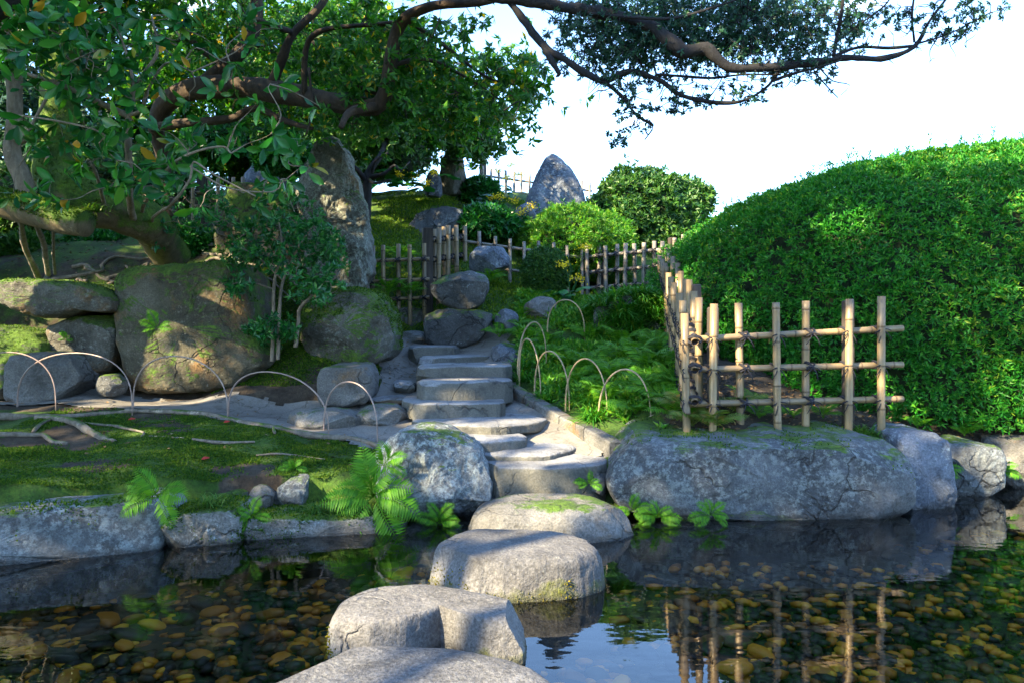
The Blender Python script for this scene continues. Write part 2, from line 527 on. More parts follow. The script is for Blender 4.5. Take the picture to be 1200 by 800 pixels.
M['grass'] = leaf_mat('grass_blade', [(0.0, (0.02, 0.13, 0.010)), (0.7, (0.055, 0.24, 0.014)), (1.0, (0.18, 0.30, 0.02))], 0.3, 0.5, 0.3)
M['grass_light'] = leaf_mat('light_grass_blade', [(0.0, (0.03, 0.11, 0.012)), (0.7, (0.06, 0.17, 0.018)), (1.0, (0.16, 0.22, 0.03))], 0.3, 0.5)
M['mosstuft'] = leaf_mat('moss_shoot', [(0.0, (0.015, 0.055, 0.004)), (0.5, (0.036, 0.10, 0.006)), (1.0, (0.10, 0.16, 0.010))], patch=0.5, trans=0.3, rough=0.7, spec=0.2)
#, 0.3, 0.7, 0.2)
M['moss_yellow'] = leaf_mat('yellow_moss_shoot', [(0.0, (0.06, 0.07, 0.006)), (0.5, (0.14, 0.13, 0.01)), (1.0, (0.26, 0.21, 0.02))], 0.3, 0.7, 0.2)
M['hilltuft_lit'] = leaf_mat('lit_hill_moss_shoot', [(0.0, (0.04, 0.11, 0.008)), (0.5, (0.09, 0.19, 0.012)), (1.0, (0.18, 0.26, 0.02))], 0.35, 0.7, 0.2, patch=0.6)  # brighter copy of the moss colours, stands in for light on the hill
M['flower'] = leaf_mat('yellow_petal', [(0.0, (0.70, 0.48, 0.01)), (1.0, (0.85, 0.70, 0.03))], 0.3, 0.6)
M['litter'] = leaf_mat('fallen_leaf_litter', [(0.0, (0.06, 0.035, 0.018)), (0.5, (0.14, 0.085, 0.04)), (0.88, (0.25, 0.16, 0.07)), (1.0, (0.38, 0.32, 0.22))], 0.1, 0.7, 0.3)
M['redleaf'] = leaf_mat('red_fallen_leaf', [(0, (0.42, 0.03, 0.03)), (1, (0.5, 0.05, 0.03))], 0.2, 0.6)

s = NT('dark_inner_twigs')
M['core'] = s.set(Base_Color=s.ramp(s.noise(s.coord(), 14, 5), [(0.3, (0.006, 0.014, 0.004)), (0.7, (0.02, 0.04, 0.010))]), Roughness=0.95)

s = NT('bamboo')
v = s.coord()
mpn = s.n('Mapping', i_Scale=(40, 40, 1.6))
s.l(v, mpn.inputs[0])
a = s.noise(mpn.outputs[0], 1.0, 4, 0.6)
b_ = s.noise(v, 3.0, 5, 0.7)
c = s.ramp(a, [(0.3, (0.22, 0.145, 0.065)), (0.7, (0.38, 0.28, 0.14))])
c = s.mix(s.ramp(b_, [(0.40, 0.9), (0.64, 0.0)]), c, (0.15, 0.115, 0.075))
c = s.mix(s.ramp(s.noise(v, 14, 6, 0.75), [(0.56, 0.0), (0.68, 0.6)]), c, (0.10, 0.085, 0.06))
at = s.n('Attribute', attribute_name='node')
c = s.mix(at.outputs['Fac'], c, (0.05, 0.032, 0.018))
s.bump(a, 0.12, 0.004)
M['bamboo'] = s.set(Base_Color=c, Roughness=0.42)

s = NT('weathered_bamboo')
v = s.coord()
a = s.noise(v, 9, 6, 0.7)
c = s.ramp(a, [(0.3, (0.10, 0.088, 0.07)), (0.7, (0.27, 0.245, 0.20))])
at = s.n('Attribute', attribute_name='node')
c = s.mix(at.outputs['Fac'], c, (0.06, 0.05, 0.04))
M['bamboo_grey'] = s.set(Base_Color=c, Roughness=0.5)

s = NT('dark_wood')
v = s.coord()
mpn = s.n('Mapping', i_Scale=(30, 30, 2))
s.l(v, mpn.inputs[0])
a = s.noise(mpn.outputs[0], 1.5, 5, 0.7)
s.bump(a, 0.5, 0.01)
M['wood'] = s.set(Base_Color=s.ramp(a, [(0.3, (0.018, 0.015, 0.013)), (0.7, (0.075, 0.06, 0.05))]), Roughness=0.85)
s = NT('black_twine')
M['twine'] = s.set(Base_Color=(0.012, 0.013, 0.022), Roughness=0.75)
s = NT('hoop_bamboo')
a = s.noise(s.coord(), 16, 4)
M['hoop'] = s.set(Base_Color=s.ramp(a, [(0.3, (0.20, 0.14, 0.075)), (0.7, (0.36, 0.29, 0.18))]), Roughness=0.38)
s = NT('pink_brown_cane')
a = s.noise(s.coord(), 16, 4)
M['cane'] = s.set(Base_Color=s.ramp(a, [(0.3, (0.17, 0.115, 0.095)), (0.7, (0.33, 0.255, 0.225))]), Roughness=0.35)

s = NT('path_paving')
v = s.coord(False)
a = s.noise(v, 2.2, 6, 0.65)
g = s.noise(v, 120, 3, 0.75)
c = s.ramp(a, [(0.3, (0.115, 0.11, 0.10)), (0.7, (0.215, 0.208, 0.195))])
c = s.mix(0.45, c, s.ramp(g, [(0.3, 0.2), (0.7, 0.85)]), 'OVERLAY')
vo = s.n('TexVoronoi', feature='DISTANCE_TO_EDGE', i_Scale=1.9)
wv = s.n('VectorMath', operation='ADD')
wn = s.n('TexNoise', i_Scale=2.5, i_Detail=5)
s.l(v, wn.inputs['Vector'])
s.l(v, wv.inputs[0]); s.l(wn.outputs['Color'], wv.inputs[1])
s.l(wv.outputs[0], vo.inputs['Vector'])
cr = s.ramp(vo.outputs[0], [(0.0, 1.0), (0.016, 0.0)])
c = s.mix(s.math('MULTIPLY', cr, 0.7), c, (0.05, 0.05, 0.045))
d = s.noise(v, 7, 6, 0.7)
c = s.mix(s.ramp(d, [(0.52, 0.0), (0.68, 0.7)]), c, (0.07, 0.056, 0.038))
s.bump(s.math('ADD', s.math('MULTIPLY', g, 0.3), s.math('SUBTRACT', s.noise(v, 12, 6), cr)), 0.45, 0.012)
M['path'] = s.set(Base_Color=c, Roughness=0.85)

s = NT('moss_and_soil')
v = s.coord(False)
at = s.n('Attribute', attribute_name='moss')
mn = s.noise(v, 2.3, 8, 0.72)
f = s.ramp(s.math('ADD', s.math('MULTIPLY', at.outputs['Fac'], 0.5), mn), [(0.70, 0.0), (0.82, 1.0)])
fine = s.noise(v, 55, 5, 0.8)
soil = s.ramp(s.noise(v, 8, 8, 0.72), [(0.28, (0.012, 0.009, 0.005)), (0.5, (0.038, 0.028, 0.018)), (0.75, (0.09, 0.07, 0.048))])
mc = s.ramp(s.noise(v, 5.5, 6, 0.7), [(0.3, (0.015, 0.045, 0.004)), (0.52, (0.036, 0.09, 0.006)), (0.74, (0.09, 0.145, 0.010))])
mc = s.mix(0.75, mc, s.ramp(fine, [(0.3, 0.12), (0.7, 0.92)]), 'OVERLAY')
soil = s.mix(0.6, soil, s.ramp(fine, [(0.3, 0.15), (0.7, 0.9)]), 'OVERLAY')
c = s.mix(f, soil, mc)
s.bump(s.math('ADD', s.noise(v, 14, 6, 0.7), s.math('MULTIPLY', fine, 0.6)), 0.8, 0.03)
M['ground'] = s.set(Base_Color=c, Roughness=0.95)

s = NT('pond_bed_silt')
v = s.coord(False)
a = s.noise(v, 6, 7, 0.7)
s.bump(a, 0.6, 0.03)
M['bed'] = s.set(Base_Color=s.ramp(a, [(0.3, (0.010, 0.012, 0.006)), (0.55, (0.030, 0.032, 0.012)), (0.8, (0.075, 0.062, 0.022))]), Roughness=0.9)

s = NT('pond_pebble')
g = s.n('NewGeometry')
oi = s.n('ObjectInfo')
rr = s.math('FRACT', s.math('ADD', g.outputs['Random Per Island'], oi.outputs['Random']))
c = s.ramp(rr, [(0.0, (0.010, 0.011, 0.008)), (0.42, (0.035, 0.034, 0.02)), (0.55, (0.09, 0.07, 0.03)), (0.66, (0.30, 0.11, 0.012)), (0.82, (0.78, 0.29, 0.008)), (1.0, (0.92, 0.47, 0.025))])
c = s.mix(0.5, c, s.ramp(s.noise(s.coord(), 45, 5, 0.75), [(0.3, 0.2), (0.7, 0.8)]), 'OVERLAY')
M['pebble'] = s.set(Base_Color=c, Roughness=0.6)

s = NT('pond_water')
s.t.nodes.remove(s.b)
v = s.coord(False)
mpn = s.n('Mapping', i_Scale=(1.0, 2.2, 1))
s.l(v, mpn.inputs[0])
hn = s.math('ADD', s.noise(mpn.outputs[0], 3.2, 3, 0.5), s.math('MULTIPLY', s.noise(mpn.outputs[0], 13, 2, 0.5), 0.12))
bu = s.n('Bump', i_Strength=0.028, i_Distance=0.05)
s.l(hn, bu.inputs['Height'])
fr = s.n('Fresnel', i_IOR=1.62)
s.l(bu.outputs[0], fr.inputs['Normal'])
gl = s.n('BsdfGlossy', i_Roughness=0.015)
gl.inputs['Color'].default_value = (1, 1, 1, 1)
s.l(bu.outputs[0], gl.inputs['Normal'])
tp = s.n('BsdfTransparent')
tp.inputs[0].default_value = (0.96, 0.97, 0.92, 1)
ms = s.n('MixShader')
s.l(fr.outputs[0], ms.inputs[0]); s.l(tp.outputs[0], ms.inputs[1]); s.l(gl.outputs[0], ms.inputs[2])
s.l(ms.outputs[0], s.out.inputs[0])
M['water'] = s.m

# ---------------------------------------------------------------- terrain
SHORE = [(-14, 0.4), (-9, 1.4), (-5, 2.35), (-2.13, 3.19), (-1.56, 3.52), (-0.83, 3.74), (-0.42, 3.82), (-0.17, 3.92), (0.6, 3.92), (1.88, 3.98), (2.2, 4.3), (3.12, 4.7), (5, 5.1), (9, 5.6), (14, 6)]
POND = SHORE + [(14, -1.6), (4, -1.8), (0, -1.3), (-3, -0.9), (-6, -1.3), (-14, -2.4)]
ctl = [P(*t) for t in [
    (0, 588, 3.25), (150, 578, 3.5), (300, 578, 3.7), (400, 560, 3.9), (440, 545, 4.1), (100, 530, 4.0), (260, 530, 4.1), (370, 535, 4.2),
    (0, 482, 5.0), (150, 480, 5.0), (270, 490, 4.9), (380, 510, 4.7), (440, 518, 4.6), (100, 466, 5.35), (0, 470, 5.3),
    (300, 482, 5.3), (400, 470, 5.5), (240, 462, 5.65), (330, 468, 5.52), (330, 440, 5.68), (392, 432, 5.72), (280, 446, 5.62), (345, 413, 5.85), (300, 418, 5.95), (390, 416, 5.95), (420, 423, 5.92), (200, 440, 5.9),
    (650, 354, 8.25), (745, 352, 8.1), (600, 335, 8.15), (790, 350, 8.0), (660, 300, 9.2), (60, 452, 5.85), (0, 450, 5.8), (100, 330, 6.3), (20, 320, 6.3), (250, 300, 6.5), (330, 310, 6.5), (120, 285, 7.0), (250, 262, 8.0), (0, 270, 7.5), (100, 230, 9.5),
    (400, 330, 6.7), (430, 345, 7.2), (450, 270, 8.5), (480, 235, 9.5), (560, 235, 10), (600, 252, 9.5), (640, 262, 9.5), (560, 302, 8.3), (640, 345, 7.5),
    (570, 345, 7.3), (700, 350, 7.6), (760, 305, 9.5), (830, 290, 10), (480, 300, 8.0), (560, 228, 11), (620, 226, 11), (480, 225, 11), (700, 262, 11), (800, 270, 11.5),
    (600, 462, 5.55), (660, 497, 4.9), (720, 527, 4.4), (640, 440, 5.8), (700, 415, 6.2), (750, 390, 6.5), (790, 435, 5.2), (775, 345, 7.5), (820, 470, 4.7), (900, 492, 4.6),
    (1030, 502, 4.6), (1100, 508, 4.8), (1200, 510, 5.0), (480, 396, 7.0), (560, 400, 6.8), (600, 408, 6.4),
    (590, 552, 4.2), (690, 552, 4.2), (600, 530, 4.5), (640, 531, 4.5), (560, 513, 4.7), (590, 494, 4.95), (560, 479, 5.3), (450, 490, 5.0), (550, 470, 5.5), (550, 449, 5.75), (450, 452, 5.8), (540, 432, 6.15), (450, 428, 6.1), (520, 419, 6.5)]]
ctl += [np.array(t, float) for t in [(-4, 3.0, 0.35), (-6, 3.0, 0.45), (-4, 5.2, 0.55), (-7, 5.5, 0.8), (-5, 7.5, 1.7), (-8, 9, 2.2), (-4, 12, 2.9), (0, 14, 2.7), (5, 12, 2.2), (5, 7, 0.9), (3.5, 9, 1.5), (8, 9, 1.0), (8, 6.2, 0.35), (5, 5.6, 0.33),
    (-6, -2.5, 0.35), (0, -2.5, 0.3), (5, -3, 0.3), (10, 14, 1.5), (-12, 6, 1.0), (-12, -4, 0.5), (12, -4, 0.4), (-12, 14, 2.5), (0, 22, 1.5), (-14, 24, 1.5), (14, 24, 1.0), (0, -12, 0.5), (14, 5.5, 0.3)]]
ctl = np.array(ctl)
def _phi(a, b):
    d2 = ((a[:, None, :] - b[None, :, :]) ** 2).sum(-1)
    return np.sqrt(d2 + 0.03)
_n = len(ctl)
A = np.zeros((_n + 3, _n + 3))
A[:_n, :_n] = _phi(ctl[:, :2], ctl[:, :2]) - 0.02 * np.eye(_n)
A[:_n, _n] = 1; A[:_n, _n + 1:] = ctl[:, :2]
A[_n, :_n] = 1; A[_n + 1:, :_n] = ctl[:, :2].T
_w = np.linalg.solve(A, np.concatenate([ctl[:, 2], [0, 0, 0]]))
PATH = [(-3.6, 5.75), (-3.6, 5.2), (-2.41, 5.05), (-1.78, 4.87), (-1.14, 4.66), (-0.80, 4.45), (-0.35, 4.3), (-0.2, 4.2), (0.47, 4.26), (0.62, 4.40), (0.36, 4.94), (0.05, 5.52), (0.03, 6.0), (-0.05, 6.9), (-0.4, 7.1), (-1.0, 7.0),
        (-1.06, 6.1), (-0.98, 5.70), (-1.34, 5.50), (-2.18, 5.50)]

def gz(x, y, detail=True):
    x = np.atleast_1d(np.asarray(x, float)); y = np.atleast_1d(np.asarray(y, float))
    q = np.stack([x, y], 1)
    z = np.empty(len(q))
    for i in range(0, len(q), 20000):
        z[i:i + 20000] = _phi(q[i:i + 20000], ctl[:, :2]) @ _w[:_n] + _w[_n] + q[i:i + 20000] @ _w[_n + 1:]
    far = np.clip((np.hypot(x, y - 5) - 14) / 12, 0, 1)
    z = z * (1 - far) + 0.6 * far
    if detail:
        inside = in_poly(x, y, PATH)
        pd = poly_dist(x, y, PATH)
        k = np.where(inside, 0.0, np.clip(pd / 0.15, 0, 1))
        p3 = np.stack([x, y, x * 0], 1)
        z = z + k * (0.035 * fbm(p3 * 2.6, 2, 3) + 0.010 * fbm(p3 * 6, 2, 9))
    return z

def ground_grid():
    xs = np.concatenate([[-400, -150, -60, -30, -18], np.arange(-12, -5, 0.4), np.arange(-5, 5, 0.055), np.arange(5, 12, 0.4), [18, 30, 60, 150, 400]])
    ys = np.concatenate([[-300, -100, -40, -20, -10], np.arange(-6, 2.8, 0.35), np.arange(2.8, 9, 0.055), np.arange(9, 13, 0.15), np.arange(13, 24, 0.8), [30, 60, 150, 400, 800]])
    X, Y = np.meshgrid(xs, ys)
    x, y = X.ravel(), Y.ravel()
    z = gz(x, y)
    pond = in_poly(x, y - 0.27, POND)
    d = poly_dist(x, y - 0.27, POND)
    z = np.where(pond, np.where(d < 0.05, np.minimum(z, 0.02), -0.42), z)
    ip = in_poly(x, y, PATH)
    z = np.where(ip & (poly_dist(x, y, PATH) > 0.04), z - 0.03, z)
    moss = 0.55 + 0.25 * fbm(np.stack([x * 1.3, y * 1.3, x * 0], 1), 3, 41)
    moss = moss + 0.25 * ((x < -0.6) & (y < 5.05)) + 0.2 * ((y > 6.8) & (x > -1.8))
    bare = fbm(np.stack([x * 2.3, y * 2.3, x * 0], 1), 4, 91)
    moss = np.where((x < -0.3) & (y < 5.15), np.where(bare > -0.42, 0.85, 0.12), moss)
    moss = np.where((x < -1.9) & (y > 5.95), 0.55, moss)              # root-laced bare soil on the shaded slope
    moss = np.where((x < -1.0) & (y > 5.1) & (y < 5.75), 0.05, moss)
    moss = np.where((x > 0.9) & (y < 6), 0.05, moss)
    nx, ny = len(xs), len(ys)
    i = np.arange(ny - 1)[:, None] * nx + np.arange(nx - 1)[None, :]
    Fq = np.stack([i, i + 1, i + 1 + nx, i + nx], -1).reshape(-1, 4)
    return np.stack([x, y, z], 1), Fq, moss
GV, GF, GM = ground_grid()
ground = link('ground', mesh('ground', GV, [GF], M['ground'], attr={'moss': GM}))
tag(ground, kind='structure')

def path_sheet():
    xs = np.arange(-3.6, 0.7, 0.03); ys = np.arange(4.0, 7.12, 0.03)
    X, Y = np.meshgrid(xs, ys)
    x, y = X.ravel(), Y.ravel()
    z = gz(x, y, False) + 0.006 * fbm(np.stack([x * 5, y * 5, x * 0], 1), 4, 77) + 0.004
    wob = 0.05 * fbm(np.stack([x * 6, y * 6, x * 0], 1), 3, 78)
    inside = in_poly(x, y, PATH)
    sd = np.where(inside, 1, -1) * poly_dist(x, y, PATH) + wob
    nx = len(xs)
    i = (np.arange(len(ys) - 1)[:, None] * nx + np.arange(nx - 1)[None, :]).ravel()
    Fq = np.stack([i, i + 1, i + 1 + nx, i + nx], 1)
    keep = (sd[Fq] > -0.01).all(1)
    Fq = Fq[keep]
    u, inv = np.unique(Fq, return_inverse=True)
    return np.stack([x, y, z], 1)[u], inv.reshape(-1, 4)
pv, pf = path_sheet()
tag(link('path', mesh('path', pv, [pf], M['path'])), kind='structure')

# pond: bed, pebbles, water
pond_bed = tag(link('pond_bed', None), kind='structure')
xs = np.arange(-6, 6.01, 0.12); ys = np.arange(-1.5, 5.6, 0.12)
X, Y = np.meshgrid(xs, ys)
q = np.stack([X.ravel(), Y.ravel(), X.ravel() * 0], 1)
BZ = lambda x, y: -0.24 + 0.03 * fbm(np.stack([x * 1.5, y * 1.5, x * 0], 1), 3, 51)
i = (np.arange(len(ys) - 1)[:, None] * len(xs) + np.arange(len(xs) - 1)[None, :]).ravel()
q[:, 2] = BZ(q[:, 0], q[:, 1])
link('silt', mesh('silt', q, [np.stack([i, i + 1, i + 1 + len(xs), i + len(xs)], 1)], M['bed']), pond_bed)
tag(link('pond_water', mesh('pond_water', [(-14, -2.4, 0), (14, -2.4, 0), (14, 6.0, 0), (-14, 6.0, 0)], [np.array([[0, 1, 2, 3]])], M['water'], smooth=False)), kind='structure')

def ico(sub=2):
    import bmesh
    bm = bmesh.new()
    bmesh.ops.create_icosphere(bm, subdivisions=sub, radius=1)
    V = np.array([v.co[:] for v in bm.verts]); Fc = np.array([[v.index for v in f.verts] for f in bm.faces])
    bm.free()
    return V, Fc
IV, IF = ico(2)
peb_meshes = []
for k in range(8):
    d = IV * (1 + 0.22 * fbm(IV * 1.4 + k * 5.1, 3, 60 + k))[:, None]
    peb_meshes.append(mesh('pebble', d, [IF], M['pebble']))
def peb_pos(n, sec):
    out = []
    while len(out) < n:
        px, py = rng.uniform(-120, 1320), rng.uniform(620, 860)
        Yd = 1.24 * F / (py - CY)
        x, y = (px - CX) * Yd / F, Yd
        out.append((x, y))
    a = np.array(out)
    keep = in_poly(a[:, 0], a[:, 1], POND)
    return a[keep]
pp = peb_pos(420, 0)[:300]
for x, y in pp:
    k = rng.integers(8)
    r = rng.uniform(0.026, 0.054)
    link('pebble', peb_meshes[k], pond_bed, (x, y, float(BZ(np.array([x]), np.array([y]))[0]) + r * 0.35), (rng.normal() * 0.15, rng.normal() * 0.15, rng.uniform(0, 6.28)),
         (r * 1.35, r * 0.9, r * 0.5))
g = Geo()
J0, JF = ico(1)
for x, y in peb_pos(5200, 1):
    r = rng.uniform(0.014, 0.036)
    an = rng.uniform(0, 6.28)
    V = J0 * (1 + 0.2 * noise(J0 * 1.5 + x * 9, 3))[:, None] * (r * 1.35, r * 0.9, r * 0.5)
    V = np.stack([V[:, 0] * math.cos(an) - V[:, 1] * math.sin(an), V[:, 0] * math.sin(an) + V[:, 1] * math.cos(an), V[:, 2]], 1)
    g.add(V + (x, y, -0.235 + 0.02 * rng.random()), [JF])
V, Fs = g.out()
tag(link('small_pebbles', mesh('small_pebbles', V, Fs, M['pebble']), pond_bed), kind='stuff')

# ---------------------------------------------------------------- rocks
def smooth_outline(pts, n):
    pts = np.asarray(pts, float)
    for _ in range(1):
        nx = np.roll(pts, -1, 0)
        pts = np.stack([0.82 * pts + 0.18 * nx, 0.18 * pts + 0.82 * nx], 1).reshape(-1, 2)
    seg = np.linalg.norm(np.roll(pts, -1, 0) - pts, axis=1)
    cum = np.concatenate([[0], np.cumsum(seg)])
    t = np.linspace(0, cum[-1], n, endpoint=False)
    c = np.vstack([pts, pts[:1]])
    return np.stack([np.interp(t, cum, c[:, 0]), np.interp(t, cum, c[:, 1])], 1)

def facet(p, half, k, seed, cut):
    r = np.random.default_rng(seed)
    for _ in range(k):
        n = r.normal(size=3) * (0.75, 0.4, 0.6)
        n[1] = (-1 if r.random() < 0.8 else 1) * r.uniform(0.45, 1.6)
        n = nrm(n[None])[0]
        d = cut * r.uniform(0.84, 1.16)
        q = p / half
        pr = q @ n - d
        p = np.where(pr[:, None] > 0, (q - n * (pr * 0.97)[:, None]) * half, p)
    return p

def grid_faces(n, m):
    i = np.arange(m - 1)[:, None] * n
    j = np.arange(n)[None, :]
    jn = (j + 1) % n
    return np.stack([i + j, i + jn, i + n + jn, i + n + j], -1).reshape(-1, 4)

def rock_body(ring, vcoord, n, m):
    """ring(k) -> n x 3 rows; joins m rings and two poles"""
    V = np.concatenate([ring[k] for k in range(m)])
    faces = [grid_faces(n, m)]
    V = np.vstack([V, ring[0].mean(0), ring[m - 1].mean(0)])
    jj = np.arange(n)
    faces.append(np.stack([np.full(n, n * m), (jj + 1) % n, jj], 1))
    faces.append(np.stack([np.full(n, n * m + 1), (m - 1) * n + jj, (m - 1) * n + (jj + 1) % n], 1))
    return V, faces

_seed = [100]
ROCKS = {}
def rock(name, label, mat, outline, Y, depth, p=2.8, yaw=0.0, rise=0.0, rough=0.05, cut=0.90, facets=16, cat='rock', group=None, res=1.0, top=None):
    """boulder whose face towards the path has this outline (pixels), standing at distance Y, DEPTH metres thick"""
    _seed[0] += 7
    sd = _seed[0]
    p = p * 1.7
    o = np.asarray(outline, float)
    size = max(np.ptp(o[:, 0]), np.ptp(o[:, 1]))
    n = int(np.clip(size * 0.9, 36, 150) * res); m = int(np.clip(size * 0.55, 24, 84) * res)
    o = smooth_outline(o, n)
    cx = o[:, 0].mean()
    Yp = Y + yaw * (o[:, 0] - cx)
    X = (o[:, 0] - CX) * Yp / F; Z = H - (o[:, 1] - CY) * Yp / F
    c = np.array([X.mean(), (Z.max() + Z.min()) / 2])
    rings = []
    for t in np.linspace(-np.pi / 2 * 0.985, np.pi / 2 * 0.985, m):
        sc = max(math.cos(t), 0) ** (2 / p); vv = math.copysign(abs(math.sin(t)) ** (2 / p), t)
        x = c[0] + (X - c[0]) * sc; z = c[1] + (Z - c[1]) * sc
        z = z + rise * vv * np.clip((z - c[1]) / max(np.ptp(Z) / 2, 1e-3), -0.2, 1)
        y = Y + (Yp - Y) * sc + vv * depth / 2
        rings.append(np.stack([x, y, z], 1))
    V, faces = rock_body(rings, None, n, m)
    ctr = np.array([c[0], Y, c[1]])
    half = np.array([np.ptp(X) / 2, depth / 2, np.ptp(Z) / 2])
    L = V - ctr
    L = facet(L, half, facets, sd, cut)
    if top is not None:        # split-off flat top, tilted towards the front
        vy = np.clip(L[:, 1] / half[1], -1, 1) * 0.5 + 0.5
        zc = top[0] + (top[1] - top[0]) * vy - ctr[2] + 0.012 * fbm(np.stack([L[:, 0] * 2.5, L[:, 1] * 2.5, L[:, 0] * 0], 1), 2, sd + 4)
        L[:, 2] = np.where(L[:, 2] > zc, zc + 0.08 * (L[:, 2] - zc), L[:, 2])
    s_ = half.mean()
    d = nrm(L / half ** 1.0)
    q = L / s_
    k = fbm(q * 1.3 + sd, 2, sd) * 0.8 + 0.7 * fbm(q * 4.0 + sd, 5, sd + 3, 0.55)
    ridge = 1 - np.abs(fbm(q * 2.1 + sd * 0.7, 3, sd + 9))
    fine = 1 - np.abs(fbm(q * 7.0 + sd * 0.3, 4, sd + 21, 0.6))
    L = L + d * (rough * s_ * (0.8 * k + 0.7 * (ridge - 0.6) + 0.30 * (fine - 0.6)))[:, None]
    V = L + ctr
    ob = obj(name, V, faces, M[mat], smooth=False)
    tag(ob, label, cat, group)
    ROCKS[label] = (V, faces)
    return ob

def slab(name, label, mat, outline, Z, thick, p=5.0, flare=0.03, rough=0.03, crown=0.0, cat='stone', group=None, facets=3, cut=1.0, res=1.0):
    """flat-topped stone: outline of its top (pixels) on the level Z, reaching THICK below"""
    _seed[0] += 7
    sd = _seed[0]
    o = np.array([PZ(px, py, Z)[:2] for px, py in outline])
    pxs = max(np.ptp(np.asarray(outline, float)[:, 0]), 60)
    n = int(np.clip(pxs * 0.8, 60, 190) * res); m = int(np.clip(pxs * 0.35, 26, 84) * res)
    o = smooth_outline(o, n)
    c = o.mean(0)
    rings = []
    for t in np.linspace(np.pi / 2 * 0.985, -np.pi / 2 * 0.985, m):
        sc = max(math.cos(t), 0) ** (2 / p); vv = math.copysign(abs(math.sin(t)) ** (2 / p), t)
        fl = 1 + flare / max(np.ptp(o[:, 0]) / 2, 0.05) * (1 - vv) / 2
        xy = c + (o - c) * sc * fl
        z = Z - thick / 2 + thick / 2 * vv + crown * (1 - sc ** 2) * (vv > 0)
        rings.append(np.column_stack([xy, np.full(n, z)]))
    V, faces = rock_body(rings, None, n, m)
    ctr = np.array([c[0], c[1], Z - thick / 2])
    half = np.array([np.ptp(o[:, 0]) / 2, np.ptp(o[:, 1]) / 2, thick / 2])
    L = V - ctr
    r_ = np.random.default_rng(sd)
    for _ in range(facets + 3):
        a_ = r_.uniform(0, 6.283)
        nn_ = nrm(np.array([[math.cos(a_), math.sin(a_) , r_.uniform(-0.25, 0.45)]]))[0]
        q_ = L / half
        pr = q_ @ nn_ - r_.uniform(0.98, 1.2) * max(cut, 0.98)
        L = np.where(pr[:, None] > 0, (q_ - nn_ * (pr * 0.97)[:, None]) * half, L)
    s_ = half[:2].mean()
    d = nrm(L / half)
    q = L / s_
    k = fbm(q * 1.6 + sd, 3, sd) + 0.5 * fbm(q * 6 + sd, 4, sd + 3)
    amp = rough * s_ * (1.0 - 0.6 * np.clip((d[:, 2] - 0.3) / 0.5, 0, 1))
    L = L + d * (amp * k)[:, None]
    V = L + ctr
    ob = obj(name, V, faces, M[mat], smooth=False)
    tag(ob, label, cat, group)
    ROCKS[label] = (V, faces)
    return ob

# stepping stones in the pond
slab('stepping_stone', 'broad speckled granite stepping stone in the pond, farthest from the stairs', 'granite', [(225, 812), (292, 774), (362, 755), (450, 749), (548, 754), (622, 771), (672, 806), (675, 870), (570, 960), (380, 960), (220, 890)], 0.20, 0.45, p=14, cat='stepping stone', rough=0.022, facets=3, cut=1.03)
slab('stepping_stone', 'notched stepping stone in the pond with green moss on its end', 'granite_moss', [(386, 716), (396, 698), (432, 683), (505, 681), (565, 690), (616, 701), (636, 712), (622, 722), (580, 725), (545, 719), (520, 708), (498, 716), (470, 724), (428, 728), (394, 726)], 0.135, 0.40, p=12, cat='stepping stone', rough=0.035, facets=4, cut=1.02, flare=0.05)
slab('stepping_stone', 'thick stepping stone with yellow moss along its waterline', 'granite_moss', [(506, 645), (515, 628), (545, 618), (600, 615), (662, 619), (697, 631), (704, 642), (672, 652), (600, 656), (536, 653)], 0.15, 0.42, p=12, cat='stepping stone', rough=0.035, flare=0.06, facets=4, cut=1.02)
slab('stepping_stone', 'rounded brownish stepping stone at the foot of the stairs', 'grey_tan', [(551, 593), (558, 582), (585, 573), (640, 570), (700, 574), (734, 588), (743, 597), (706, 601), (640, 599), (576, 599)], 0.14, 0.40, p=5, cat='stepping stone', rough=0.035, flare=0.05, facets=4, cut=1.02)

# stairs
ST = 'stone step'
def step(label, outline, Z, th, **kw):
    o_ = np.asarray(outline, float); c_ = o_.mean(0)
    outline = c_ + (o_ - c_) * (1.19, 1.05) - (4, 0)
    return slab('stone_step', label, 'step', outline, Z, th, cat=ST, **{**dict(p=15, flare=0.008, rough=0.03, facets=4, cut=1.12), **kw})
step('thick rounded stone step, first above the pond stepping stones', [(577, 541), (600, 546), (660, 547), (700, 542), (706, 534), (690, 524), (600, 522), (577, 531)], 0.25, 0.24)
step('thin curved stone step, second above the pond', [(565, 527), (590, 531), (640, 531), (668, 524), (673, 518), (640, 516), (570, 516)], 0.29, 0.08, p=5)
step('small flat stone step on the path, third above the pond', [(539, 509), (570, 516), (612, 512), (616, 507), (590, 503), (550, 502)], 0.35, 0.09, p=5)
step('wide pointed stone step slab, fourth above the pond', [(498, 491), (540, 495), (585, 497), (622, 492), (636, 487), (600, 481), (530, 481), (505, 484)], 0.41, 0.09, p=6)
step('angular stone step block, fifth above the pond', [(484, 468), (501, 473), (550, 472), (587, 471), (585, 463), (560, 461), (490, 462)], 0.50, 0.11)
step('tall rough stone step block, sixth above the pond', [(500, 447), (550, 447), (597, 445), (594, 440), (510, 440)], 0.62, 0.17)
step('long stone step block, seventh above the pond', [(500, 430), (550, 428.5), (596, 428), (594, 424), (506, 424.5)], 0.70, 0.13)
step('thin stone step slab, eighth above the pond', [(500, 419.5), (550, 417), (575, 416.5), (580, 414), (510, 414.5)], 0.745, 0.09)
step('short stone step block, ninth above the pond', [(487, 406), (515, 405.5), (540, 405), (538, 402.8), (492, 403)], 0.82, 0.16)
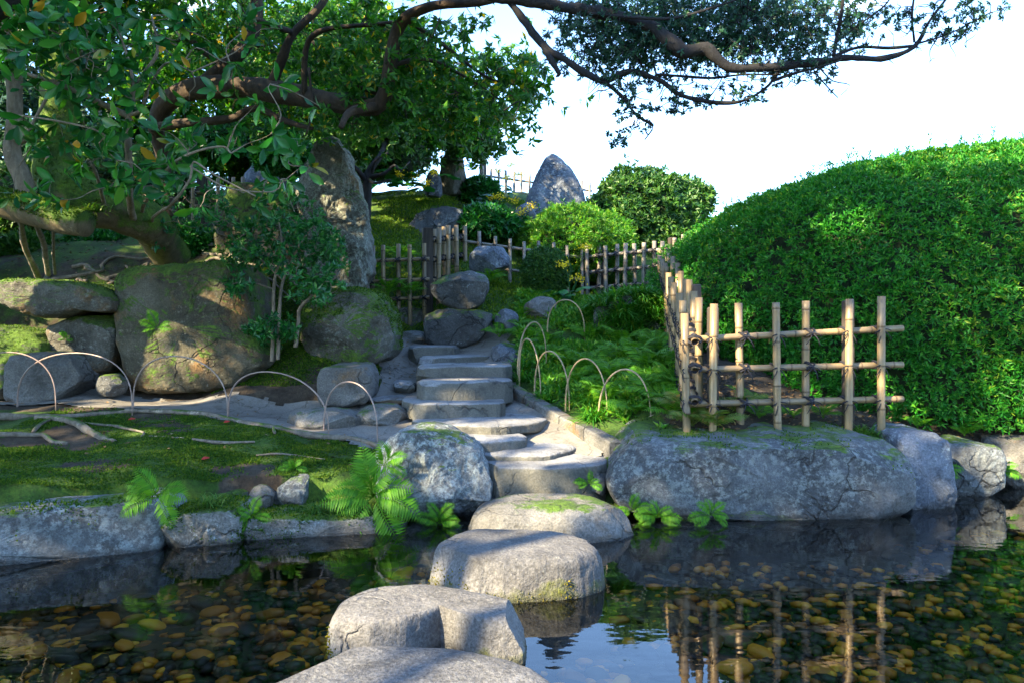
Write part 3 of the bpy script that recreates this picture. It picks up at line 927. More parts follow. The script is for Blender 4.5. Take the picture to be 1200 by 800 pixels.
rock('stone_step', 'topmost square stone step below the dark wall rocks', 'step', [(464, 391), (480, 387), (503, 389), (506, 410), (466, 410)], 7.0, 0.4, p=5, cat=ST)
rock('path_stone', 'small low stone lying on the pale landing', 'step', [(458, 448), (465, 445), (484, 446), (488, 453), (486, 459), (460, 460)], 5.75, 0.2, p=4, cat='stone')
rock('path_stone', 'flat trodden stone beside the stairs, with a hoop before it', 'grey_tan', [(418, 481), (435, 474), (470, 476), (479, 485), (477, 500), (430, 503), (419, 496)], 5.0, 0.4, p=5, cat='stone')
rock('path_stone', 'long flat stone set into the path behind the moss bank', 'grey_tan', [(333, 488), (345, 480), (400, 479), (430, 488), (430, 508), (400, 512), (340, 505)], 4.98, 0.35, p=5, cat='stone')
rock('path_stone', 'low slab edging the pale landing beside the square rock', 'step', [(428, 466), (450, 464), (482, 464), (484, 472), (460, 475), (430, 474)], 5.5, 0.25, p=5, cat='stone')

# bank rocks at the water
rock('boulder', 'huge flat-topped lichen boulder at the water below the bamboo fence', 'lichen', [(703, 556), (713, 532), (732, 512), (752, 499), (800, 494), (860, 497), (920, 495), (985, 500), (1014, 508), (1031, 524), (1038, 548), (1036, 578), (1020, 592), (960, 598), (880, 595), (800, 590), (745, 588), (714, 580)], 4.34, 0.80, p=6.5, rise=0.0, rough=0.03, cut=1.4, top=(0.37, 0.435), cat='boulder', res=1.25)
rock('ledge', 'thin dark ledge of rock under the huge lichen boulder', 'boulder', [(728, 594), (800, 591), (900, 596), (1000, 598), (1036, 600), (1030, 614), (900, 618), (760, 618), (730, 612)], 4.05, 0.3, p=5, cat='rock')
rock('bank_rock', 'blue-grey upright rock between the huge boulder and the angular bank stones', 'blue', [(1031, 508), (1048, 500), (1085, 503), (1093, 530), (1098, 570), (1093, 594), (1060, 602), (1034, 608), (1029, 560)], 4.4, 0.5, p=4.2, cut=1.25)
rock('bank_rock', 'angular bank stone with a pale face, fern at its side', 'lichen_pale', [(1090, 518), (1120, 513), (1150, 516), (1161, 530), (1157, 562), (1151, 584), (1120, 586), (1092, 582)], 4.65, 0.42, p=4.2, cut=1.15, top=(0.285, 0.32))
rock('bank_rock', 'dull grey bank stone at the end of the visible shore under the hedge', 'grey_tan', [(1158, 515), (1200, 511), (1242, 516), (1250, 575), (1200, 584), (1162, 582)], 4.82, 0.45, p=4)
rock('bank_rock', 'pale bank stone beyond the dull grey one under the hedge', 'blue', [(1250, 515), (1300, 508), (1360, 514), (1370, 575), (1300, 582), (1254, 580)], 4.95, 0.45, p=4)
rock('boulder', 'rounded lichen boulder beside the foot of the stairs, brown at one edge', 'lichen_pale', [(446, 522), (468, 505), (500, 498), (530, 506), (560, 522), (574, 545), (577, 575), (565, 602), (520, 618), (470, 616), (452, 592), (446, 555)], 4.2, 0.62, p=3.0, rough=0.06, cut=1.05, cat='boulder', res=1.2)
rock('bank_rock', 'small dark rock wedged beside the first stone step', 'boulder', [(562, 585), (575, 570), (590, 580), (588, 608), (562, 612)], 4.15, 0.25)
rock('bank_rock', 'small grey stone at the foot of the kerb beside the huge boulder', 'boulder', [(686, 556), (697, 545), (708, 552), (710, 578), (690, 580)], 4.2, 0.22)
rock('bank_stone', 'long pale granite edging stone under the moss bank', 'lichen_pale', [(-200, 615), (-90, 602), (0, 594), (60, 589), (120, 585), (170, 578), (200, 580), (208, 600), (206, 640), (150, 650), (80, 660), (0, 672), (-90, 690), (-200, 705)], 3.33, 0.35, p=6, yaw=0.0012, rough=0.03, cut=1.45, facets=8)
rock('bank_stone', 'mossy edging block beside the long pale granite stone', 'bank', [(204, 594), (250, 588), (293, 586), (297, 634), (240, 640), (205, 644)], 3.64, 0.35, p=5, yaw=0.0012, rough=0.035, cut=1.45, facets=8)
rock('bank_stone', 'wide mossy edging block with a big fern over its end', 'bank', [(295, 600), (340, 594), (400, 597), (448, 596), (478, 606), (474, 628), (380, 634), (297, 638)], 3.80, 0.35, p=5, yaw=0.0008, rough=0.035, cut=1.45, facets=8)
rock('bank_stone', 'low stone half sunk in moss above the mossy edging block', 'bank', [(225, 590), (245, 579), (290, 569), (293, 592), (260, 598), (228, 599)], 3.88, 0.25, p=3)
rock('bank_stone', 'small upright stone set on the mossy edging', 'grey_tan', [(292, 572), (310, 565), (327, 571), (319, 595), (294, 596)], 3.86, 0.2, p=3.5)
rock('bank_stone', 'taller pointed stone standing on the wide edging block', 'lichen', [(321, 574), (345, 556), (363, 557), (361, 586), (351, 600), (322, 598)], 3.92, 0.24, p=3)

# retaining rocks along the shaded slope
rock('wall_rock', 'long overhanging brown slab jutting from the slope below the mossy trunk', 'tan', [(5, 334), (40, 329), (110, 331), (140, 340), (158, 352), (153, 367), (115, 366), (85, 375), (50, 366), (20, 350)], 5.75, 0.75, p=4, cut=1.25)
rock('wall_rock', 'blocky grey-green rock under the overhanging slab', 'tan', [(73, 384), (100, 371), (150, 369), (160, 385), (159, 405), (146, 430), (125, 441), (98, 434), (82, 412)], 5.85, 0.6, p=4.4, cut=1.3)
rock('wall_rock', 'mossy rounded rock below the overhanging slab at the slope foot', 'mossrock', [(-60, 388), (8, 382), (48, 387), (66, 405), (60, 445), (40, 478), (-60, 482)], 5.62, 0.6, p=3.4, cut=1.25)
rock('wall_rock', 'square bare grey rock behind the cane hoops', 'grey_tan', [(24, 417), (55, 411), (92, 413), (109, 442), (86, 464), (60, 475), (22, 473)], 5.5, 0.42, p=5, cut=1.4)
rock('wall_rock', 'small rounded stone on the soil beside the square grey rock', 'boulder', [(115, 441), (135, 436), (148, 448), (141, 464), (118, 463)], 5.42, 0.2, p=2.5)
rock('wall_rock', 'massive block of brown mossy rock with pale patches', 'brownmoss', [(159, 325), (180, 315), (240, 311), (292, 310), (302, 330), (312, 380), (337, 420), (285, 455), (178, 456), (169, 420), (161, 370)], 5.95, 0.85, p=6, cut=1.5, rough=0.04, res=1.2)
rock('wall_rock', 'big moss-capped boulder beside the top of the stairs', 'mossrock', [(362, 358), (385, 342), (412, 338), (442, 341), (456, 356), (466, 387), (463, 414), (440, 426), (400, 424), (368, 420), (360, 388)], 6.05, 0.75, p=3.6, cut=1.15, rough=0.06, res=1.2)
rock('wall_rock', 'cube-like grey rock at the corner of the path', 'grey_tan', [(379, 432), (400, 422), (433, 424), (442, 440), (437, 468), (405, 476), (379, 472)], 5.5, 0.42, p=5, cut=1.4, top=(0.70, 0.73))
rock('standing_stone', 'tall craggy lichen monolith rising beside the shaded shrub', 'monolith', [(345, 310), (346, 232), (362, 187), (384, 162), (404, 168), (415, 200), (426, 240), (432, 290), (430, 356), (348, 356)], 6.7, 0.55, p=2.6, rough=0.10, cut=0.88, facets=12, cat='standing stone', res=1.2)
rock('standing_stone', 'olive brown upright slab behind the shaded shrub', 'brownmoss', [(246, 226), (270, 215), (338, 218), (346, 260), (342, 325), (248, 325)], 6.6, 0.35, p=4, rough=0.05, cat='standing stone')
rock('rock', 'grey rock behind the short dark fence on the slope', 'blue', [(283, 260), (288, 212), (305, 187), (325, 199), (346, 216), (352, 265)], 8.2, 0.5, p=2.6, cut=0.9)

# hill rocks
rock('standing_stone', 'pale upright stone on the hill under the dark bushy tree', 'tan', [(514, 224), (516, 192), (526, 176), (540, 178), (545, 200), (547, 226), (530, 230)], 9.8, 0.35, p=4, cut=0.9, cat='standing stone')
rock('rock', 'small dark pointed rock next to the pale upright stone', 'blue', [(496, 230), (501, 206), (509, 196), (517, 210), (518, 232)], 9.3, 0.3, p=2.6)
rock('rock', 'grey ledge rock on the hill above the sunlit fence posts', 'lichen', [(478, 266), (490, 249), (530, 245), (546, 250), (556, 286), (546, 298), (500, 294), (482, 282)], 8.7, 0.6, p=3, cut=0.9)
rock('rock', 'low pair-like flat rock on the hill before the pointed standing stone', 'blue', [(545, 254), (550, 240), (575, 237), (592, 245), (597, 257), (560, 262)], 9.1, 0.4, p=2.8)
rock('standing_stone', 'large pointed blue-grey standing stone on the hill', 'blue', [(600, 275), (614, 245), (628, 207), (639, 187), (648, 183), (668, 199), (682, 225), (690, 275)], 9.5, 0.6, p=2.6, rough=0.05, cut=1.15, cat='standing stone', res=1.6)
rock('rock', 'low dark rock at the foot of the pointed standing stone', 'blue', [(595, 268), (605, 245), (620, 236), (634, 266)], 9.2, 0.3, p=2.5)
rock('rock', 'blue-grey rock standing before the far fence', 'blue', [(550, 302), (560, 290), (588, 287), (598, 300), (597, 322), (565, 326), (551, 318)], 7.6, 0.4, p=3, cut=0.88)
rock('boulder', 'faceted dark boulder perched on the wall rock at the stair top', 'boulder', [(506, 336), (515, 323), (545, 317), (570, 322), (574, 335), (565, 358), (540, 367), (520, 357), (509, 346)], 6.95, 0.5, p=3.4, cut=1.0, cat='boulder', res=1.4)
rock('wall_rock', 'broad dark wall rock under the perched boulder', 'boulder', [(498, 371), (520, 362), (560, 362), (580, 370), (566, 397), (545, 408), (502, 408)], 6.95, 0.6, p=4.5, cut=1.35)
rock('wall_rock', 'shaded brown wall rock beside the mossy capped boulder', 'tan', [(452, 367), (480, 360), (501, 364), (501, 396), (470, 396), (454, 388)], 7.3, 0.4, p=4)
rock('rock', 'reddish grey rock among the ferns under the small round bush', 'grey_tan', [(612, 358), (632, 346), (651, 350), (654, 374), (640, 382), (615, 378)], 7.05, 0.35, p=2.8)
rock('rock', 'small grey rock in the ferns beside the perched boulder', 'blue', [(576, 374), (590, 361), (606, 366), (611, 384), (590, 390)], 6.9, 0.3, p=2.8)
rock('rock', 'flat blue-grey rock at the edge of the upper stairs', 'blue', [(574, 408), (590, 400), (612, 403), (610, 432), (600, 446), (578, 440)], 6.3, 0.4, p=3.5)
rock('rock', 'grass-topped rock under the far end of the receding fence', 'lichen', [(692, 362), (720, 348), (755, 345), (780, 356), (786, 396), (740, 410), (700, 404)], 6.7, 0.5, p=2.6)

# kerb of long stones along the fern bed
kerb = tag(link('kerb', None), kind='structure')
kp = [P(601, 460, 5.55), P(632, 480, 5.2), P(662, 497, 4.9), P(692, 511, 4.62), P(724, 530, 4.34)]
for a, b in zip(kp[:-1], kp[1:]):
    d = b - a
    t = np.linspace(0.02, 0.98, 14)
    pts = a + d * t[:, None]
    side = nrm(np.array([[-d[1], d[0], 0]]))[0] * -1
    prof = np.array([(-0.045, -0.1), (-0.048, 0.045), (-0.040, 0.056), (0.0, 0.058), (0.038, 0.056), (0.046, 0.045), (0.045, -0.1)])
    rings = [p_ + side * prof[:, :1] + np.array([0, 0, 1.0]) * prof[:, 1:] for p_ in pts]
    V = np.concatenate(rings)
    V = V + 0.007 * np.stack([fbm(V * 9 + k, 3, 300 + k) for k in (0, 5, 9)], 1)
    nn = len(prof)
    ii = np.arange(len(pts) - 1)[:, None] * nn; jj = np.arange(nn - 1)[None, :]
    Fq = np.stack([ii + jj, ii + jj + 1, ii + nn + jj + 1, ii + nn + jj], -1).reshape(-1, 4)
    caps = np.array([list(range(nn)), list(range(len(V) - nn, len(V)))])
    obj('kerb_stone', V, [Fq, caps], M['grey_tan'], parent=kerb, smooth=False)

# ---------------------------------------------------------------- bamboo fences
def cane_mesh(length, r, mat, hollow=True, seed=0, nodes=0.23, sides=10):
    """bamboo cane along +Z from 0 to length, with raised nodes and an open end"""
    rr = np.random.default_rng(seed)
    zs, rad, nd = [0.0], [r], [0.0]
    z = rr.uniform(0.06, nodes)
    while z < length - 0.03:
        for dz, k, m_ in ((-0.012, 1.0, 0), (-0.004, 1.06, 0.1), (0.0, 0.97, 1.0), (0.005, 1.12, 0.35), (0.014, 1.0, 0)):
            zs.append(z + dz); rad.append(r * k); nd.append(m_)
        z += nodes * rr.uniform(0.8, 1.15)
    zs.append(length); rad.append(r); nd.append(0.15)
    if hollow:
        zs += [length, length - 0.02]; rad += [r * 0.72, r * 0.68]; nd += [0.5, 1.0]
    th = np.linspace(0, 2 * np.pi, sides, endpoint=False)
    V = np.concatenate([np.stack([np.cos(th) * a, np.sin(th) * a, np.full(sides, zz)], 1) for zz, a in zip(zs, rad)])
    n = len(zs)
    faces = [grid_faces(sides, n), np.arange((n - 1) * sides, n * sides)[None, :]]
    return mesh('bamboo_cane', V, faces, mat, attr={'node': np.repeat(nd, sides)})

def knot_mesh(r):
    g = Geo()
    for sgn in (1, -1):
        t = np.linspace(0, 2 * np.pi, 15)
        p = np.stack([np.cos(t) * r * 1.16, sgn * np.cos(t) * r * 0.9 , np.sin(t) * r * 2.1], 1)
        p = np.stack([np.cos(t) * r * 1.15, np.sin(t) * r * 2.05, sgn * np.cos(t) * r * 1.0], 1)
        g.add(*tube(np.column_stack([p, np.full(15, r * 0.24)]), 5, cap=False))
        g.add(*tube(np.column_stack([p + (0, 0, r * 0.35), np.full(15, r * 0.2)]), 5, cap=False))
    for k, (dx, dz) in enumerate(((1, 0.2), (0.8, -1.1), (-0.9, -0.9), (-0.9, 0.5))):
        t = np.linspace(0, 1, 6)
        p = np.stack([dx * r * 2.4 * t, -r * 2.1 - r * 1.2 * np.sin(t * 2.5), dz * r * 2.0 * t - r * 1.4 * t * t], 1)
        g.add(*tube(np.column_stack([p, np.full(6, r * 0.17)]), 4))
    g.add(IV * (r * 0.55, r * 0.5, r * 0.55) + (0, -r * 2.15, 0), [IF])
    V, Fs = g.out()
    return mesh('twine_knot', V, Fs, M['twine'])

def euler_z_to(d):
    return Vector(d).to_track_quat('Z', 'Y').to_euler()

def fence(name, label, posts, rails, r, mat='bamboo', wood=(), knots=True, rail_ext=(0.05, 0.05), r_rail=None, cat='fence'):
    """posts: list of (base xyz, top z, side); side +1 = towards the viewer's side of the rail line. rails: list of polylines of xyz points"""
    mt = M[mat]
    c0 = np.mean([p[0] for p in posts], axis=0)
    root = thing(name, c0, label, cat)
    r_rail = r_rail or r * 0.86
    line = nrm((np.array(posts[-1][0]) - posts[0][0])[None] * (1, 1, 0))[0]
    front = np.array([line[1], -line[0], 0])
    if front[1] > 0 or (abs(front[1]) < 0.35 and front[0] > 0): front = -front
    yawz = math.atan2(line[1], line[0])
    variants = {}
    for i, (b, ztop, sd) in enumerate(posts):
        L = round(ztop - b[2], 2)
        key = (L, i % 3)
        if key not in variants:
            variants[key] = cane_mesh(L, r, mt, True, i)
        o = link('bamboo_upright', variants[key], root, np.array(b) + front * sd * (r + r_rail) * 0.96 - c0, (rng.normal() * 0.012, rng.normal() * 0.012, rng.uniform(0, 6)))
    for k, pl in enumerate(rails):
        pl = [np.array(p, float) for p in pl]
        for j in range(len(pl) - 1):
            a, b = pl[j], pl[j + 1]
            d = (b - a) / np.linalg.norm(b - a)
            e0 = rail_ext[0] if j == 0 else 0.02
            e1 = rail_ext[1] if j == len(pl) - 2 else 0.02
            me = cane_mesh(np.linalg.norm(b - a) + e0 + e1, r_rail, mt, True, 50 + k * 7 + j)
            link('rail', me, root, a - d * e0 - c0, euler_z_to(d))
    if knots:
        km = knot_mesh(r * 0.88)
        for b, ztop, sd in posts:
            for pl in rails:
                pl = np.array(pl, float)
                # rail height at this post
                s_ = (pl - pl[0]) @ line
                t = (np.array(b) - pl[0]) @ line
                zr = np.interp(t, s_, pl[:, 2])
                if b[2] < zr < ztop:
                    pos = np.array([b[0], b[1], zr])
                    yw = yawz if front @ np.array([math.sin(yawz), -math.cos(yawz), 0]) > 0 else yawz + math.pi
                    link('twine_knot', km, root, pos - c0, (0, rng.normal() * 0.15, yw), (1, 1 if sd > 0 else 1.0, 1))
    for (b, ztop, wd) in wood:
        q = np.array([(-1, -1), (1, -1), (1, 1), (-1, 1)]) * wd / 2
        g = Geo()
        zz = [0, ztop - b[2] - 0.008, ztop - b[2]]
        V = np.concatenate([np.column_stack([q * (1 if i < 2 else 0.82), np.full(4, z)]) for i, z in enumerate(zz)])
        me = mesh('wooden_post', V, [grid_faces(4, 3), np.array([[8, 9, 10, 11]])], M['wood'], smooth=False)
        link('wooden_post', me, root, np.array(b) - c0, (0, 0, 0.2))
    return root

def zt(py, Y): return H - (py - CY) * Y / F

# front run
fp = []
for px, top, Y, sd in ((832, 357, 4.40, 1), (871, 356, 4.42, -1), (908, 354, 4.44, 1), (948, 353, 4.46, -1), (990, 350, 4.48, 1), (1028, 348, 4.50, 1)):
    X = (px - CX) * Y / F
    base = float(gz(X, Y)[0]) - 0.04
    fp.append(((X, Y, base), zt(top, Y), sd))
rl = [[P(802, y0, 4.385), P(1052, y1, 4.51)] for y0, y1 in ((398, 385), (433, 427), (473, 467))]
b990 = fp[4][0]
fence('bamboo_fence', 'golden bamboo lattice fence run above the huge lichen boulder', fp, rl, 0.0225, wood=[((b990[0] + 0.045, b990[1] + 0.06, b990[2]), zt(352, 4.5), 0.05), ((fp[0][0][0] + 0.035, 4.47, fp[0][0][2]), zt(360, 4.45), 0.05)], rail_ext=(0.02, 0.03))

# receding run along the hedge
A0, B0 = np.array([1.035, 4.36]), np.array([1.56, 7.95])
fp = []
NP = 22
for i in range(NP):
    t = i / (NP - 1)
    xy = A0 + (B0 - A0) * t
    top = 1.07 + (1.76 - 1.07) * t ** 0.95
    fp.append(((xy[0], xy[1], float(gz(*xy)[0]) - 0.05), top + rng.normal() * 0.012 + (0.035 if i % 2 else 0), 1 if i % 2 == 0 else -1))
rl = [[(A0[0], A0[1], 1.07 - o), (B0[0], B0[1], 1.76 - o)] for o in (0.16, 0.32, 0.50)]
fence('bamboo_fence', 'bamboo fence run receding uphill along the hedge, knotted with black twine', fp, rl, 0.023, wood=[((1.40, 6.4, 0.8), 1.55, 0.06), ((1.24, 5.2, 0.6), 1.27, 0.06)])

def simple_run(label, a, b, topa, topb, n, r, mat='bamboo', wood=(), offs=(0.10, 0.27, 0.44), drop=0.62, alt=True, knots=True, jit=0.012):
    """a, b: (px, Y); topa, topb: pixel heights of the upright tops"""
    fp = []
    ax, bx = np.array([(a[0] - CX) * a[1] / F, a[1]]), np.array([(b[0] - CX) * b[1] / F, b[1]])
    za, zb = zt(topa, a[1]), zt(topb, b[1])
    for i in range(n):
        t = i / max(n - 1, 1)
        xy = ax + (bx - ax) * t
        top = za + (zb - za) * t + rng.normal() * jit
        fp.append(((xy[0], xy[1], min(top - drop, float(gz(*xy)[0]) - 0.03)), top, (1 if i % 2 == 0 else -1) if alt else 1))
    rl = [[(ax[0], ax[1], za - o), (bx[0], bx[1], zb - o)] for o in offs]
    return fence('bamboo_fence', label, fp, rl, r, mat, wood, knots)

simple_run('far bamboo fence run below the round bushes, meeting the receding run', (690, 8.3), (800, 7.95), 290, 279, 11, 0.022, 'bamboo_grey', wood=[((0.97, 8.35, 1.1), zt(289, 8.3), 0.06), ((1.68, 8.05, 1.1), zt(278, 8), 0.07)])
simple_run('far bamboo fence run behind the small dark round bush', (545, 8.15), (682, 8.32), 272, 291, 9, 0.019, 'bamboo_grey', offs=(0.10, 0.34, 0.52), alt=False)
simple_run('short close-set bamboo fence run catching the sun by its dark corner post', (503, 7.25), (541, 8.1), 268, 266, 8, 0.024, 'bamboo', wood=[((-0.79, 7.22, 1.1), zt(267, 7.2), 0.09)], offs=(0.11, 0.30, 0.5))
simple_run('low bamboo fence run beside the moss-capped boulder', (420, 7.2), (497, 7.15), 289, 286, 6, 0.02, 'bamboo', offs=(0.14, 0.33, 0.5), wood=[((-1.33, 7.24, 1.1), zt(289, 7.2), 0.06)])
simple_run('weathered fence on the hill crest behind the pointed standing stone', (566, 11.0), (690, 11.2), 196, 214, 15, 0.018, 'bamboo_grey', offs=(0.12, 0.34), wood=[((-0.42, 11.05, 2.5), zt(187, 11), 0.09)], knots=False, alt=False)
simple_run('short dark fence on the shaded slope behind the olive brown slab', (228, 8.0), (345, 8.0), 208, 206, 9, 0.02, 'bamboo', offs=(0.16, 0.31), wood=[((-3.25, 8.05, 1.8), zt(205, 8), 0.09)])

# ---------------------------------------------------------------- cane hoops
def hoop(label, group, a, b, h, mat, r=0.0050):
    a, b = np.array(a, float), np.array(b, float)
    t = np.linspace(0, np.pi, 26)
    c, d = (a + b) / 2, (b - a) / 2
    p = c + d * -np.cos(t)[:, None] + np.array([0, 0, 1.0]) * ((np.sin(t) ** 0.75)[:, None] * h)
    p = np.vstack([a - (0, 0, 0.08), p, b - (0, 0, 0.08)])
    V, Fs = tube(np.column_stack([p, r * np.linspace(1.2, 0.75, len(p))]), 8)
    V = V + 0.014 * np.stack([noise(V * 1.7 + k + a[0] * 9) for k in (2, 5, 11)], 1) + 0.004 * np.stack([noise(V * 3 + k) for k in (1, 7, 13)], 1)
    tag(obj('cane_hoop', V, Fs, M[mat]), label, 'garden hoop', group)
def G(px, py, Y):
    q = P(px, py, Y)
    return np.array([q[0], q[1], q[2]])
ORD = ('first', 'second', 'third', 'fourth', 'fifth', 'sixth')
NH = (4, 3, 2, 1, 0, 5)
for n_h, (a, b, top) in enumerate((((-50, 472, 5.0), (65, 470, 5.02), 413), ((20, 470, 5.15), (155, 472, 4.95), 411), ((155, 472, 5.05), (268, 484, 4.88), 416), ((268, 484, 4.95), (386, 507, 4.72), 438), ((380, 505, 4.8), (443, 517, 4.58), 450))):
    h = (max(a[1], b[1]) + min(a[1], b[1])) / 2 - top
    hoop('thin bent cane hoop on the moss bank, %s counted from the rounded lichen boulder' % ORD[4 - n_h], 'cane hoops along the moss bank', G(*a), G(*b), h * 4.9 / F, 'cane')
for n_h, (a, b, top) in enumerate((((606, 450, 5.75), (640, 436, 5.9), 378), ((608, 440, 5.6), (633, 466, 5.35), 399), ((628, 466, 5.4), (668, 486, 5.1), 413), ((664, 488, 5.1), (713, 494, 4.85), 422), ((702, 500, 4.85), (764, 498, 4.7), 432), ((640, 392, 6.5), (684, 392, 6.4), 351))):
    Y = (a[2] + b[2]) / 2
    hoop('thin bent bamboo hoop in the fern bed, %s counted from the huge lichen boulder' % ORD[NH[n_h]], 'bamboo hoops along the fern bed', G(*a), G(*b), ((a[1] + b[1]) / 2 - top) * Y / F, 'hoop', 0.0058)

# ---------------------------------------------------------------- clipped hedge and round shrubs
def hedge():
    cx, rx, cy, ry = 4.75, 3.35, 7.0, 2.2
    us = np.linspace(0, 2 * np.pi, 160, endpoint=False); vs = np.linspace(0.02, 1, 60)
    def se(a, p): return np.sign(a) * np.abs(a) ** (2 / p)
    V = []
    for v in vs:
        r = se(np.cos(v * np.pi / 2 * 0.0 + (1 - v) * 0), 2)
    rr = np.concatenate([np.full(14, 1.0), np.linspace(1, 0.02, 46)])
    hh = np.concatenate([np.linspace(-0.1, 0.45, 14), np.zeros(46)])
    rings = []
    for k, (r_, h_) in enumerate(zip(rr, hh)):
        x = cx + rx * r_ * se(np.cos(us), 3.2); y = cy + ry * r_ * se(np.sin(us), 3.2)
        Hx = np.interp(x, [1.4, 1.75, 2.4, 3.4, 4.4, 6], [1.95, 2.13, 2.25, 2.36, 2.40, 2.45])
        zb = np.interp(y, [4.8, 7, 9], [0.52, 0.9, 1.3]) * np.ones_like(x)
        if k < 14:
            bul = 1 + 0.02 * math.sin(k / 13 * np.pi)
            x = cx + (x - cx) * bul; y = cy + (y - cy) * bul
            z = zb + (Hx - zb) * h_
        else:
            z = zb + (Hx - zb) * (0.45 + 0.55 * (1 - r_ ** 3.4) ** (1 / 2.2))
        rings.append(np.stack([x, y, z], 1))
    n = len(us); m = len(rings)
    V = np.concatenate(rings)
    V = V + nrm(V - (cx, cy, 1.2)) * (0.09 * fbm(V * 1.3, 3, 500) + 0.04 * fbm(V * 4, 3, 501))[:, None]
    return V, grid_faces(n, m)
HV, HF = hedge()
root = thing('clipped_hedge', (4.75, 6.9, 0.7), 'massive clipped green hedge mounded behind the golden bamboo fence', 'hedge')
cc = np.array([4.75, 7.0, 1.0])
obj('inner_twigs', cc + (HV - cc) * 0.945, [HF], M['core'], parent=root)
pts, nn = sample(HV, quads_to_tris(HF), 74000)
vis = (pts[:, 1] < 7.4) & (pts[:, 0] < 6.2) | (rng.random(len(pts)) < 0.15)
pts, nn = pts[vis], nn[vis]
sgn = np.sign((nn * (pts - cc)).sum(1)); nn = nn * sgn[:, None]
pts = pts + nn * rng.uniform(-0.05, 0.035, (len(pts), 1))
gap = fbm(pts * 2.6, 3, 505) + 0.5 * fbm(pts * 7, 2, 506) > -1.05
pts, nn = pts[gap], nn[gap]
lone = rng.random(len(pts)) < 0.025
pts[lone] += nn[lone] * rng.uniform(0.01, 0.05, (lone.sum(), 1))
V, Fs = rosettes(pts, nn + rng.normal(size=nn.shape) * 0.45 + (0, 0, 0.25), 7, 0.039, 0.013, 0.95)
tp_ = np.nonzero((nn[:, 2] > 0.35) & (pts[:, 1] < 7.4))[0]
tp_ = tp_[rng.permutation(len(tp_))[:420]]
g = Geo()
g.add(V, Fs)
for h_ in (0.02, 0.045, 0.07, 0.095):
    lean = nrm(nn[tp_] * 0.5 + (0, 0, 1.0) + rng.normal(size=(len(tp_), 3)) * 0.12)
    ln_ = (0.5 + rng.random((len(tp_), 1)) * 0.8) if h_ == 0.02 else ln_
    g.add(*rosettes(pts[tp_] + lean * h_ * ln_, lean, 6, 0.036, 0.011, 0.8))
V, Fs = g.out()
obj('foliage', V, Fs, M['leaf_hedge'], parent=root, smooth=False)

def round_shrub(label, px, py_c, rx_px, ry_px, Y, mat, n, L, W, name='round_shrub', squash=0.9, k=6, lump=0.06, low=-0.75, cat='shrub'):
    c = P(px, py_c, Y)
    rx, rz = rx_px * Y / F, ry_px * Y / F
    Vs, Fc = ico(4)
    Vs = Vs[:, :] * (rx, rx * squash, rz)
    Vs = Vs * (1 + lump * fbm(Vs * 2.2 / rx + px, 3, int(px)))[:, None]
    Vs[:, 2] = np.maximum(Vs[:, 2], low * rz)
    W_ = Vs + c
    root = thing(name, (c[0], c[1], W_[:, 2].min()), label, cat)
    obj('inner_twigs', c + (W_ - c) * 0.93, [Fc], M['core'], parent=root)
    p_, nn_ = sample(W_, Fc, n)
    p_ = p_ + nn_ * rng.uniform(-0.06, 0.03, (n, 1)) * (rx / 0.6)
    st_ = rng.random(n) < 0.04
    p_[st_] += nn_[st_] * rng.uniform(0.02, 0.09, (st_.sum(), 1)) * (rx / 0.6)
    Vv, Ff = rosettes(p_, nn_ + rng.normal(size=nn_.shape) * 0.4 + (0, 0, 0.2), k, L, W, 0.95)
    obj('foliage', Vv, Ff, M[mat], parent=root, smooth=False)
    return root
round_shrub('large domed dark green shrub on the hill beside the pointed standing stone', 760, 262, 72, 56, 10.3, 'leaf_ball', 5600, 0.07, 0.028, lump=0.22)
round_shrub('bright green feathery domed shrub behind the far fence', 672, 292, 68, 47, 8.9, 'leaf_bright', 6500, 0.05, 0.012, k=7, lump=0.12)
round_shrub('small dark round clipped bush before the far fence', 640, 320, 28, 28, 7.5, 'leaf_ball', 2600, 0.032, 0.012, lump=0.05)
round_shrub('low leafy shrub on the hill behind the sunlit fence posts', 570, 262, 32, 16, 8.7, 'leaf_shrub', 700, 0.09, 0.04, k=5)
round_shrub('low green shrub below the hill crest fence', 562, 226, 22, 13, 9.9, 'leaf_shrub', 500, 0.08, 0.035, k=5)

# ---------------------------------------------------------------- ferns, grasses, small plants
def frond_mesh(L, seed, mat, pairs=17, lobes=4):
    r = np.random.default_rng(seed)
    g = Geo()
    t = np.linspace(0, 1, pairs + 4)
    arch = 0.55
    path = np.stack([L * np.sin(t * arch * 1.5) / (arch * 1.5) , 0.03 * L * np.sin(t * 3 + seed), L * (0.62 * t - 0.62 * t ** 2 * 1.15)], 1)
    g.add(*tube(np.column_stack([path, 0.0045 * (1 - t * 0.85) * (L / 0.4)]), 4))
    tan = nrm(np.gradient(path, axis=0))
    for i in range(3, len(t) - 1):
        s_ = (i - 3) / (len(t) - 5)
        pl = L * 0.26 * (math.sin(math.pi * min(1, (s_ * 0.80 + 0.20))) ** 0.8) * r.uniform(0.88, 1.08) + L * 0.015
        up = nrm(np.cross(tan[i], (0, 1, 0))[None])[0]
        if up[2] < 0: up = -up
        for sg in (1, -1):
            d = nrm((np.array([0, sg, 0]) + tan[i] * 0.42 - up * r.uniform(0.05, 0.3))[None])[0]
            q = np.cross(up, d)
            wl = pl * 0.11
            b0 = path[i]
            fs = [[0, 1, 2], [0, 2, 3], [1, 4, 2], [2, 4, 3]]
            g.add(np.array([b0, b0 + d * pl * 0.38 + q * wl + up * wl * 0.15, b0 + d * pl * 0.42 - up * wl * 0.15, b0 + d * pl * 0.38 - q * wl + up * wl * 0.15, b0 + d * pl - up * pl * 0.12]), [np.array(fs)])
    V, Fs = g.out()
    return mesh('frond', V, Fs, mat, smooth=False)
